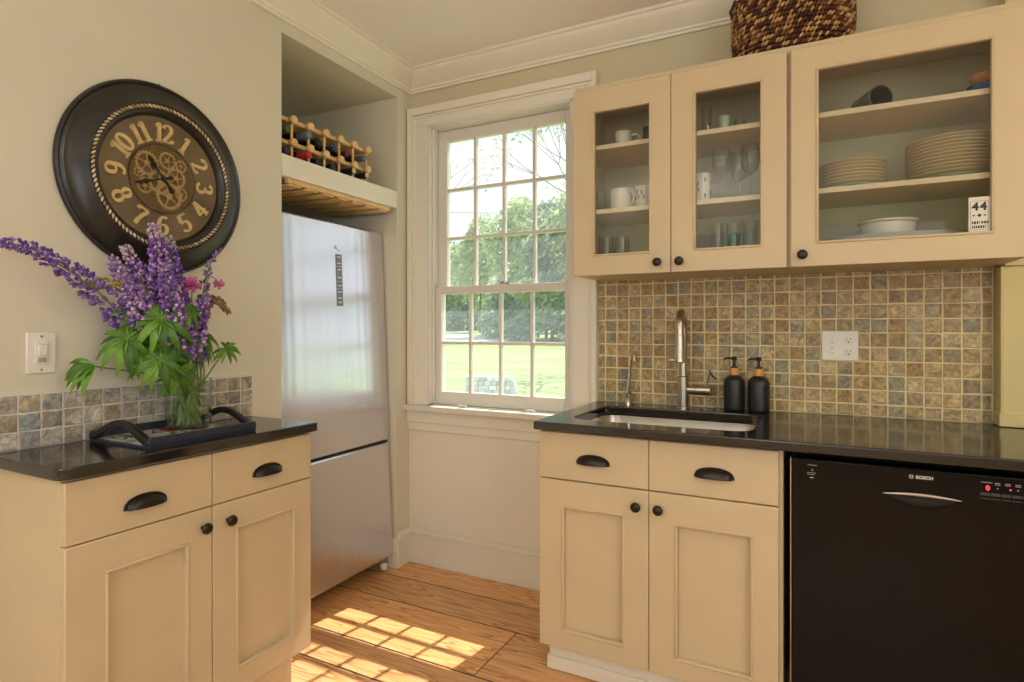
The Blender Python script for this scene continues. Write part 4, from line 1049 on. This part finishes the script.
# ------------------------------------------------------------------ dimmer switch
sw = thing('light_switch', 'white dimmer light switch plate on the wall left of the flowers', 'light switch', lw(0, -.6915, 1.115), rot=(0, 0, DL), keep=True)
MB().box(.0008, .0065, -.036, .036, 0, .112).build('cover_plate', M['white'], sw, bevel=.003)
MB().box(.0067, .011, -.0165, .0165, .025, .087).build('frame', simple('ivory_plastic', (.74, .72, .66, 1), .35), sw, bevel=.0015)
MB().box(.0112, .0155, -.0105, .0105, .048, .080).build('paddle', M['white'], sw, bevel=.002)
sl = MB(); sl.box(.0112, .0125, -.010, .010, .031, .043); sl.box(.0126, .0175, .002, .007, .033, .041); sl.build('slider', simple('grey_slider', (.35, .34, .32, 1), .4), sw)
for z in (.010, .102):
    MB().lathe([(.0032, .0066), (.003, .0080), (.001, .0082)], (0, 0, z), 10, 'x').build('screw', M['steel'], sw)

# ------------------------------------------------------------------ tray
ZT_ = .9147
ty0, ty1, tx0, tx1 = .968, 1.305, -1.882, -1.600
tr = thing('serving_tray', 'navy speckled tray with black arched handles on the left countertop', 'tray', ((tx0 + tx1) / 2, (ty0 + ty1) / 2, ZT_))
MB().box(tx0, tx1, ty0, ty1, ZT_, ZT_ + .006).build('base', M['tray'], tr)
for x in (tx1 - .010, tx0): MB().box(x, x + .010, ty0, ty1, ZT_ + .0062, ZT_ + .030).build('side_rim', M['tray'], tr, bevel=.002)
m, nt, b = new_mat('painted_tray_bottom')
tc = N(nt, 'ShaderNodeTexCoord'); no = N(nt, 'ShaderNodeTexNoise'); no.inputs['Scale'].default_value = 13; no.inputs['Detail'].default_value = 2; no.inputs['Distortion'].default_value = .8
lk(nt, tc.outputs['Object'], no.inputs['Vector'])
r = ramp(nt, [(0, lin(200, 200, 205)), (.36, lin(214, 212, 212)), (.42, lin(96, 130, 90)), (.47, lin(205, 205, 205)), (.54, lin(205, 120, 92)), (.60, lin(188, 92, 70)), (.66, lin(60, 66, 84)), (.72, lin(200, 200, 206))], 'CONSTANT'); lk(nt, no.outputs['Fac'], r.inputs['Fac']); lk(nt, r.outputs['Color'], b.inputs['Base Color']); b.inputs['Roughness'].default_value = .12
MB().box(tx0 + .0105, tx1 - .0105, ty0 + .012, ty1 - .012, ZT_ + .0062, ZT_ + .0075).build('painted_panel', m, tr)
for y in (ty0 + .006, ty1 - .006):
    hb = MB(); pth = []
    n = 20; vs = []; fs = []
    for i in range(n + 1):
        t = i / n; x = tx0 + .002 + (tx1 - tx0 - .004) * t
        zz = ZT_ + .014 + .044 * sin(pi * t) ** 1.6
        th_ = .0095
        dy = .0075 + .004 * (1 - sin(pi * t))
        vs += [(x, y - dy, zz - th_), (x, y + dy, zz - th_), (x, y + dy, zz + .011), (x, y - dy, zz + .011)]
    for i in range(n):
        for k in range(4): fs.append((4 * i + k, 4 * i + (k + 1) % 4, 4 * i + 4 + (k + 1) % 4, 4 * i + 4 + k))
    fs += [(0, 1, 2, 3), (4 * n, 4 * n + 3, 4 * n + 2, 4 * n + 1)]
    hb.add(vs, fs); hb.build('handle', M['trayhandle'], tr, bevel=.003, label='black arched handle')

# ------------------------------------------------------------------ vase and flowers
vx, vy, vz = -1.800, 1.214, ZT_ + .0077
va = thing('glass_vase', 'clear round glass vase of cut lupines standing on the tray', 'vase', (vx, vy, vz))
MB().lathe([(.060, 0), (.064, .004), (.066, .02), (.067, .156), (.0645, .156), (.0635, .02), (.060, .010), (.003, .009)], (vx, vy, vz), 36).build('body', M['vaseglass'], va, smooth=50)
MB().lathe([(.0628, .0125), (.0632, .085), (.003, .0852)], (vx, vy, vz), 32).build('water', M['water'], va, smooth=40)

def catmull(P, n=8):
    P = [Vector(p) for p in P]; Q = [P[0] * 2 - P[1]] + P + [P[-1] * 2 - P[-2]]; out = []
    for i in range(1, len(Q) - 2):
        for k in range(n):
            t = k / n; a, b, c, d = Q[i - 1], Q[i], Q[i + 1], Q[i + 2]
            out.append(.5 * ((2 * b) + (c - a) * t + (2 * a - 5 * b + 4 * c - d) * t * t + (3 * b - a - 3 * c + d) * t ** 3))
    out.append(P[-1]); return out
def lupine(label, pts, f0, r0, dens, mat, per=7, size=1.0, tip=None, foot=None):
    fr_ = Random_(label)
    a = fr_.uniform(0, 2 * pi); R_ = fr_.uniform(.022, .050)
    base = foot or (vx + R_ * cos(a), vy + R_ * sin(a), vz + .013)
    o = thing('lupine', label, 'flower', base, 'cut lupines in the vase')
    C = catmull([base] + pts, 10)
    rad = [  .0040 - .0024 * i / (len(C) - 1) for i in range(len(C))]
    MB().tube(C, rad, 7).build('stem', M['stem'], o)
    L = [0]
    for p, q in zip(C[:-1], C[1:]): L.append(L[-1] + (q - p).length)
    tot = L[-1]; s0 = tot * f0; fl_ = MB(); tp_ = MB(); s = s0; w = 0
    while s < tot:
        i = max(j for j in range(len(L)) if L[j] <= s); i = min(i, len(C) - 2)
        t = (s - L[i]) / max(1e-6, L[i + 1] - L[i]); p = C[i].lerp(C[i + 1], t); d = (C[i + 1] - C[i]).normalized()
        f = (s - s0) / (tot - s0)
        rr = r0 * (1 - .72 * f ** 1.5) * (.82 + .18 * min(1, f * 6)); sz = size * (1 - .55 * f)
        u = d.orthogonal().normalized(); v = d.cross(u)
        ph = w * .7
        for k in range(per):
            al = ph + 2 * pi * k / per + fr_.uniform(-.25, .25)
            n_ = u * cos(al) + v * sin(al)
            g = (n_ + d * (.25 + .75 * f) + Vector((0, 0, -.15 * (1 - f)))).normalized()
            c = p + n_ * rr * fr_.uniform(.75, 1.05) + d * fr_.uniform(-.006, .006)
            if fr_.random() > dens: continue
            tgt = tp_ if (tip and f > tip) else fl_
            b1 = g; b2 = b1.cross(d).normalized() if b1.cross(d).length > .01 else u; b3 = b1.cross(b2)
            tgt.ell(c, (1, 1, 1), 6, 5, Matrix((b1 * .0115 * sz, b2 * .0068 * sz, b3 * .0060 * sz)).transposed())
            tgt.ell(c + b3 * -.0062 * sz + b1 * .001, (1, 1, 1), 6, 4, Matrix(((b1 * .8 - b3 * .5) * .0098 * sz, b2 * .0072 * sz, b3 * .0034 * sz)).transposed())
        s += .0135 * size * (1 - .35 * f); w += 1
    if fl_.v: fl_.build('florets', mat, o, smooth=70)
    if tp_.v: tp_.build('faded_tip', M['yellowtip'] if 'yellowish' in label else M['palelilac'], o, smooth=70, label='paler unopened tip')
    return o
def Random_(s): return random.Random(sum(ord(c) * (i + 1) for i, c in enumerate(s)))
# each stalk: world points from the rim of the vase to the tip
lupine('long lupine arching far to the left of the bouquet', [(-1.809, 1.175, 1.084), (-1.805, 1.088, 1.18), (-1.807, 1.03, 1.249), (-1.792, .959, 1.324), (-1.794, .901, 1.371), (-1.79, .847, 1.406), (-1.79, .779, 1.443), (-1.785, .703, 1.451)], .50, .036, .78, M['violet'], 8, 1.05)
lupine('purple lupine with pale tip standing left of centre', [(-1.807, 1.182, 1.083), (-1.811, 1.141, 1.218), (-1.82, 1.102, 1.325), (-1.837, 1.071, 1.421), (-1.848, 1.042, 1.484)], .44, .046, .95, M['purple'], 10, 1.15, .88)
lupine('tallest purple lupine, in front of the clock numeral six', [(-1.79, 1.19, 1.083), (-1.78, 1.146, 1.249), (-1.785, 1.121, 1.386), (-1.792, 1.095, 1.555)], .44, .044, .95, M['purple'], 10, 1.15, .86)
lupine('lilac lupine just right of the tallest one', [(-1.774, 1.199, 1.083), (-1.771, 1.173, 1.249), (-1.788, 1.164, 1.374), (-1.81, 1.153, 1.522)], .46, .040, .92, M['violet'], 9, 1.1, .9)
lupine('pale lilac lupine leaning left in front of the clock rim', [(-1.78, 1.155, 1.086), (-1.766, 1.085, 1.219), (-1.776, 1.046, 1.307), (-1.791, 1.000, 1.384), (-1.80, .985, 1.440)], .48, .042, .92, M['lilac'], 9, 1.1)
lupine('short bent lupine with a yellowish tip at the left of the bunch', [(-1.79, 1.15, 1.086), (-1.77, 1.061, 1.249), (-1.776, 1.013, 1.326), (-1.795, .969, 1.364), (-1.832, .916, 1.359)], .62, .026, .85, M['lilac'], 7, .9, .55)
lupine('brownish faded lupine drooping to the right', [(-1.776, 1.216, 1.081), (-1.767, 1.22, 1.234), (-1.739, 1.235, 1.319), (-1.717, 1.258, 1.326), (-1.695, 1.281, 1.288)], .62, .022, .95, M['faded'], 8, .9)
lupine('thin sparse violet lupine rising at the right', [(-1.809, 1.238, 1.079), (-1.804, 1.246, 1.234), (-1.791, 1.264, 1.38), (-1.782, 1.28, 1.456), (-1.765, 1.3, 1.497)], .52, .020, .55, M['violet'], 4, .95)
lupine('bright purple lupine low at the right of the bunch', [(-1.750, 1.195, 1.084), (-1.72, 1.180, 1.188), (-1.697, 1.182, 1.271), (-1.678, 1.192, 1.338)], .52, .034, .95, M['purple'], 9, 1.05)
lupine('deep purple lupine at the front of the bunch', [(-1.745, 1.175, 1.088), (-1.71, 1.12, 1.234), (-1.712, 1.100, 1.323), (-1.718, 1.078, 1.424)], .50, .042, .95, M['purple'], 10, 1.1)
def pink(label, pts, sz):
    r_ = Random_(label); base = (vx + .01, vy + .015 * sz, vz + .013)
    o = thing('pink_flower', label, 'flower', base, 'small pink flowers')
    C = catmull([base] + pts, 8); MB().tube(C, .0016, 6).build('stem', M['stem'], o)
    hd_ = MB(); c = C[-1]
    for q in range(26):
        d = Vector((r_.gauss(0, 1), r_.gauss(0, 1), r_.gauss(.3, 1))).normalized(); u = d.orthogonal().normalized(); v = d.cross(u)
        hd_.ell(c + d * .014 * sz, (1, 1, 1), 6, 4, Matrix((d * .013 * sz, u * .0055 * sz, v * .003 * sz)).transposed())
    hd_.build('petals', M['pinkflower'], o, smooth=70)
pink('ruffled pink flower right of the purple lupines', [(-1.806, 1.223, 1.079), (-1.79, 1.216, 1.234), (-1.755, 1.195, 1.368)], 1.35)
pink('small pink flower on a bent stalk at the far right', [(-1.822, 1.248, 1.077), (-1.815, 1.274, 1.266), (-1.809, 1.288, 1.399), (-1.792, 1.298, 1.406), (-1.777, 1.305, 1.386)], .75)

def leaf(label, hub, nl, ln, face, mid_, droop=.35, spread=360, w=.112, start=0):
    r_ = Random_(label); a = r_.uniform(0, 2 * pi); R_ = r_.uniform(.02, .05); base = (vx + R_ * cos(a), vy + R_ * sin(a), vz + .013)
    o = thing('lupine_leaf', label, 'leaf', base, 'lupine leaves in the vase')
    hub = Vector(hub); MB().tube(catmull([base, mid_, hub], 8), .0024, 6).build('stalk', M['stem'], o)
    nf = Vector(face).normalized(); u = nf.cross(Vector((0, 0, 1))).normalized(); v = u.cross(nf) * -1
    v = nf.cross(u)
    m = MB()
    for k in range(nl):
        al = radians(start + spread * (k + .5) / nl) + r_.uniform(-.12, .12)
        d = u * cos(al) + v * sin(al); l_ = ln * r_.uniform(.8, 1.12); side = d.cross(nf)
        S = 7; vs = []; fs = []
        for i in range(S + 1):
            t = i / S
            ww = l_ * w * (sin(pi * min(1, t * .93 + .06)) ** .8) * (1.25 - .45 * t) if i < S else 0
            c = hub + d * l_ * t * (1 - .12 * t * t) - nf * l_ * droop * t * t + nf * l_ * .10 * sin(pi * t) + Vector((0, 0, -.10 * l_ * t * t))
            fold = .45
            vs += [c - side * ww + nf * ww * fold, c - nf * .0004, c + side * ww + nf * ww * fold]
        for i in range(S):
            for j in (0, 1): fs.append((3 * i + j, 3 * i + j + 1, 3 * i + 4 + j, 3 * i + 3 + j))
        m.add(vs, fs)
    m.build('leaflets', M['leaf'], o, smooth=70, recalc=False)
rim = lambda k: (vx + .045 * cos(k), vy + .045 * sin(k), vz + .150)
leaf('large lupine leaf in the middle just under the flowers', (-1.711, 1.069, 1.262), 13, .105, (.75, -.55, .5), rim(-1.0), .4)
leaf('lupine leaf hanging at left centre of the bouquet', (-1.758, .999, 1.205), 13, .095, (.7, -.55, .55), rim(-1.6), .5)
leaf('lupine leaf in front of the vase mouth', (-1.704, 1.060, 1.143), 12, .090, (.8, -.5, .45), rim(-.7), .5)
leaf('single lupine leaf pointing far left above the tiles', (-1.80, .935, 1.134), 11, .085, (.6, -.5, .62), rim(-2.0), .25, 110, .12, 330)
leaf('lupine leaf at the right side behind the stems', (-1.73, 1.180, 1.185), 12, .085, (.6, -.1, .8), rim(.3), .4)
leaf('small lupine leaf sticking out at the far right', (-1.721, 1.289, 1.172), 10, .055, (.8, -.4, .5), rim(.9), .3, 300)
leaf('upper left lupine leaf below the arching stalk', (-1.796, 1.047, 1.287), 11, .080, (.6, -.6, .5), rim(-2.4), .4)
leaf('drooping lupine leaf over the vase rim', (-1.706, 1.117, 1.105), 12, .082, (.9, -.35, .2), rim(-.4), .6)
leaf('lupine leaf behind the left centre one', (-1.79, 1.075, 1.232), 12, .085, (.5, -.6, .6), rim(-1.9), .4)
leaf('narrow lupine leaf fanning right above the tiles', (-1.760, 1.222, 1.180), 12, .080, (.7, .1, .7), rim(.6), .4)
leaf('upper lupine leaf tucked under the pink flower', (-1.704, 1.145, 1.292), 11, .070, (.6, -.3, .75), rim(0), .35)
leaf('lupine leaf between the large middle leaf and the vase', (-1.715, 1.095, 1.195), 13, .085, (.8, -.5, .35), rim(-.9), .5)
leaf('dark lupine leaf low at the left of the vase mouth', (-1.735, 1.035, 1.165), 12, .075, (.6, -.7, .4), rim(-1.3), .5)
leaf('lupine leaf spreading right below the purple flower', (-1.722, 1.200, 1.215), 13, .080, (.7, -.1, .7), rim(.2), .4)
leaf('small upper lupine leaf behind the flower stalks', (-1.80, 1.10, 1.275), 11, .07, (.5, -.5, .7), rim(-1.5), .4)
leaf('lupine leaf pressed inside the vase glass', (-1.772, 1.205, 1.035), 10, .055, (.9, -.45, -.1), (vx + .03, vy - .02, vz + .07), .1)

# ------------------------------------------------------------------ outdoors
zg = -.45
gm = MB(); gm.add([(-160, D + .35, zg), (60, D + .35, zg), (60, 60, zg), (-160, 60, zg), (60, 160, 1.95), (-160, 160, 1.95)], [(0, 1, 2, 3), (3, 2, 4, 5)])
struct(gm.build('ground_lawn', M['lawn'], smooth=0, recalc=False))
sl = lambda x, y: (x, y, zg + .024 * max(0, y - 60) + .03)
rd_ = MB(); a0, a1, b0, b1 = sl(-31.6, 62.4), sl(-72, 104), sl(-88, 104), sl(-43.5, 61.5)
rd_.add([a0, a1, b0, b1], [(0, 1, 2, 3)])
struct(rd_.build('road', M['road'], smooth=0))
fnd = MB().box(-2.6, 2.2, D + .136, D + .30, zg, .78)
struct(fnd.build('wall_foundation', M['trim'], smooth=0))
def tree(label, loc, h, cw, mat, nl, ls, group, trunk=.25, seed=0, base=.18):
    r_ = random.Random(seed); x, y = loc; z0 = zg + .024 * max(0, y - 60)
    o = thing('leafy_tree', label, 'tree', (x, y, z0), group)
    MB().tube([(x, y, z0), (x + .1, y, z0 + h * .3), (x, y + .1, z0 + h * .7)], [trunk, trunk * .75, trunk * .3], 8).build('trunk', M['bark'], o)
    cl_ = [(Vector((r_.gauss(0, .30) * cw, r_.gauss(0, .30) * cw, (base + (1 - base) * r_.random() ** .9) * h)), r_.uniform(.16, .30) * cw) for _ in range(26)]
    m = MB()
    for q in range(nl):
        c, rr = r_.choice(cl_); f = c.z / h
        d = Vector((r_.gauss(0, 1), r_.gauss(0, 1), r_.gauss(0, 1))).normalized() * rr * r_.uniform(.5, 1.05)
        p = Vector((x + c.x * (1.15 - .75 * f) , y + c.y * (1.15 - .75 * f), z0 + c.z * .93)) + d
        if p.z < z0 + .1: p.z = z0 + .1
        n_ = Vector((r_.gauss(0, 1), r_.gauss(0, 1), r_.gauss(.4, 1))).normalized(); u = n_.orthogonal().normalized(); v = n_.cross(u); s_ = ls * r_.uniform(.6, 1.3)
        m.add([p - u * s_, p + v * s_ * .55, p + u * s_, p - v * s_ * .55], [(0, 1, 2, 3)])
    m.build('foliage', mat, o, smooth=0, recalc=False)
tg_ = 'trees beyond the lawn'
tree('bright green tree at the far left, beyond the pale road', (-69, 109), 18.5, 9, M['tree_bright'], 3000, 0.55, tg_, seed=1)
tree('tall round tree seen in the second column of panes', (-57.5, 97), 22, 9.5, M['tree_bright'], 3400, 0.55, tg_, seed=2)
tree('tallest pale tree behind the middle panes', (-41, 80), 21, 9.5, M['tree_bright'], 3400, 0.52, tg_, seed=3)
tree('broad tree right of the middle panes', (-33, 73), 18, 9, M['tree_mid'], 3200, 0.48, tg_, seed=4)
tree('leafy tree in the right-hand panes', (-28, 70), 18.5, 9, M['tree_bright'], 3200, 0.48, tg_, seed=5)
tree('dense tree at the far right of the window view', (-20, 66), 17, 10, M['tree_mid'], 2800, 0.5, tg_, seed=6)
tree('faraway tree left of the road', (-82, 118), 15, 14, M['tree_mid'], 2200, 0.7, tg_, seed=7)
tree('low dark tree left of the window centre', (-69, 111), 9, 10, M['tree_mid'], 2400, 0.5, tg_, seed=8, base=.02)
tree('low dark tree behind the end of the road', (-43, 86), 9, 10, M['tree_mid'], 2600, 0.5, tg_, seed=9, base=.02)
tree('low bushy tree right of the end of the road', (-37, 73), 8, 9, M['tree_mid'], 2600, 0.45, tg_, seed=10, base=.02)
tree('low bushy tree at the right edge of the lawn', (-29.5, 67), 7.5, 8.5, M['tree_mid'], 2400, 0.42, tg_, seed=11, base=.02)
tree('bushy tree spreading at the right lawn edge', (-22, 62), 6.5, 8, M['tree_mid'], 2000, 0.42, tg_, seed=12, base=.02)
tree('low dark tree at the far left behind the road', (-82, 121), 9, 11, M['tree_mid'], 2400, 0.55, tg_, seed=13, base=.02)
def bare_tree(label, loc, h, seed, lean, nleaf, ls=.12):
    r_ = random.Random(seed); x, y = loc; o = thing('young_tree', label, 'tree', (x, y, zg))
    segs = MB(); lv_ = MB()
    def grow(p, d, l_, rad, dep):
        q = p + d * l_; mid_ = p.lerp(q, .5) + Vector((r_.gauss(0, .04), r_.gauss(0, .04), 0)) * l_
        segs.tube([p, mid_, q], [rad, rad * .85, rad * .68], 5)
        if dep == 0:
            for _ in range(nleaf):
                c = q + Vector((r_.gauss(0, .3), r_.gauss(0, .3), r_.gauss(0, .25))); n_ = Vector((r_.gauss(0, 1), r_.gauss(0, 1), r_.gauss(0, 1))).normalized(); u = n_.orthogonal().normalized(); v = n_.cross(u); s_ = ls * r_.uniform(.6, 1.2)
                lv_.add([c - u * s_, c + v * s_ * .6, c + u * s_, c - v * s_ * .6], [(0, 1, 2, 3)])
            return
        for k in range(r_.choice((2, 3, 3))):
            ax = Vector((r_.gauss(0, 1), r_.gauss(0, 1), r_.gauss(0, .6)))
            nd = (d + ax.normalized() * r_.uniform(.45, .8) + Vector(lean) * .16).normalized()
            grow(q, nd, l_ * r_.uniform(.66, .86), rad * .62, dep - 1)
    grow(Vector((x, y, zg)), Vector((0, 0, 1)), h * .30, h * .0115, 5)
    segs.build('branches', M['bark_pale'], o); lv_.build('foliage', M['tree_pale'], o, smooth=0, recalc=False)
bare_tree('thin-branched young tree reaching into the upper right panes', (-7.0, 20.5), 9.6, 4, (-.5, 0, .4), 2)
bare_tree('thin-branched tree whose twigs show in the upper left pane', (-14.2, 19.0), 8.8, 12, (.3, 0, .4), 2)
sw_ = MB(); r_ = random.Random(3)
wall0, wall1 = Vector((-8.05, 12.85, zg)), Vector((-6.86, 13.42, zg)); dv = (wall1 - wall0); wl_ = dv.length; dv.normalize(); nv_ = Vector((-dv.y, dv.x, 0))
for row in range(4):
    s = -.05 * (row % 2)
    while s < wl_:
        l_ = r_.uniform(.13, .26); e = min(s + l_, wl_ - .03 * row); s2 = max(s, 0)
        if e - s2 > .04:
            z0_, z1_ = zg + .115 * row + .004, zg + .115 * (row + 1)
            q = []
            for zz in (z0_, z1_):
                for (a_, b_2) in ((s2 + .006, 0), (e - .006, 0), (e - .006, .3), (s2 + .006, .3)):
                    p = wall0 + dv * a_ + nv_ * (b_2 + r_.uniform(-.012, .012)); q.append((p.x, p.y, zz))
            sw_.add(q, [(0, 3, 2, 1), (4, 5, 6, 7), (0, 1, 5, 4), (1, 2, 6, 5), (2, 3, 7, 6), (3, 0, 4, 7)])
        s += l_
swo = sw_.build('stone_wall', M['stone'], bevel=.012, smooth=0)
tag(swo, 'short low whitish dry-stone wall on the lawn outside the window', 'stone wall')
pw = MB(); A_, B_ = Vector((-44, 47, 13.6)), Vector((-4, 52, 11.0))
pw.tube([A_.lerp(B_, t / 12) + Vector((0, 0, -.5 * sin(pi * t / 12))) for t in range(13)], .03, 6)
# poles carry the cable, both out of the photo's frame
pw.tube([(A_.x, A_.y, zg), (A_.x, A_.y, A_.z + .3)], .15, 8); pw.tube([(B_.x, B_.y, zg), (B_.x, B_.y, B_.z + .3)], .15, 8)
pwo = pw.build('street_cable', M['wire']); tag(pwo, 'thin grey utility cable crossing the sky in the left panes', 'cable')

# ================================================================== camera, light, colour
cam = bpy.data.cameras.new('camera'); co_ = bpy.data.objects.new('camera', cam); COL.objects.link(co_)
co_.location = (0, 0, 1.24); co_.rotation_euler = (radians(90), 0, radians(27.6))
cam.sensor_width = 36; cam.lens = 598 / 1024 * 36; cam.shift_y = -13 / 1024; cam.clip_start = .05; cam.clip_end = 500
scene.camera = co_

def lamp(kind, name, loc, energy, col, size=None, size_y=None, target=None, angle=None):
    l = bpy.data.lights.new(name, kind); l.energy = energy; l.color = col
    o = bpy.data.objects.new(name, l); COL.objects.link(o); o.location = loc
    if size: l.shape = 'RECTANGLE' if size_y else 'DISK'; l.size = size
    if size_y: l.size_y = size_y
    if angle: l.angle = angle
    if target is not None:
        o.rotation_euler = (Vector(target) - Vector(loc)).to_track_quat('-Z', 'Y').to_euler()
    return o
s_dir = Vector((-.15, -1, -1.66))
sun = lamp('SUN', 'sun', (1, 8, 12), 8.8, (1, .93, .83), angle=radians(.53)); sun.rotation_euler = s_dir.to_track_quat('-Z', 'Y').to_euler()
# daylight from the wide window behind the camera, a ceiling lamp, and an added up-light to brighten the ceiling
lamp('AREA', 'rear_window_light', (-.15, YN + .02, 1.35), 16, (.90, .98, 1), 2.2, .95, target=(-.3, 2.4, 1.3))
lamp('AREA', 'right_window_light', (XR - .01, -.6, 1.5), 22, (.95, .99, 1), 1.8, 1.1, target=(-1.9, .9, 1.2))
lamp('AREA', 'ceiling_lamp', (1.38, .85, ZC - .03), 14, (1, .80, .46), .4, target=(1.2, 1.0, 0))
lamp('AREA', 'ceiling_fill_uplight', (-1.0, -1.5, ZC - .5), 40, (.95, .97, .97), .5, target=(-1.0, -1.4, 5))
w = bpy.data.worlds.new('sky'); scene.world = w; w.use_nodes = True; nt = w.node_tree
bg = nt.nodes['Background']; tc = N(nt, 'ShaderNodeTexCoord'); sp_ = N(nt, 'ShaderNodeSeparateXYZ'); lk(nt, tc.outputs['Generated'], sp_.inputs[0])
r = ramp(nt, [(0, (.75, .80, .78, 1)), (.5, (.95, .97, 1, 1)), (.62, (.93, .97, 1, 1)), (1, (.70, .84, 1, 1))])
mp_ = N(nt, 'ShaderNodeMapRange'); mp_.inputs['From Min'].default_value = -1; lk(nt, sp_.outputs['Z'], mp_.inputs['Value']); lk(nt, mp_.outputs[0], r.inputs['Fac']); lk(nt, r.outputs['Color'], bg.inputs['Color'])
bg.inputs['Strength'].default_value = 1.22
vs_ = scene.view_settings
vs_.view_transform = 'Standard'; vs_.look = 'None'; vs_.exposure = -.1; vs_.gamma = 1; vs_.use_curve_mapping = False
scene.cycles.max_bounces = 10; scene.cycles.diffuse_bounces = 6; scene.cycles.transparent_max_bounces = 24; scene.cycles.glossy_bounces = 5
scene.cycles.sample_clamp_indirect = 6
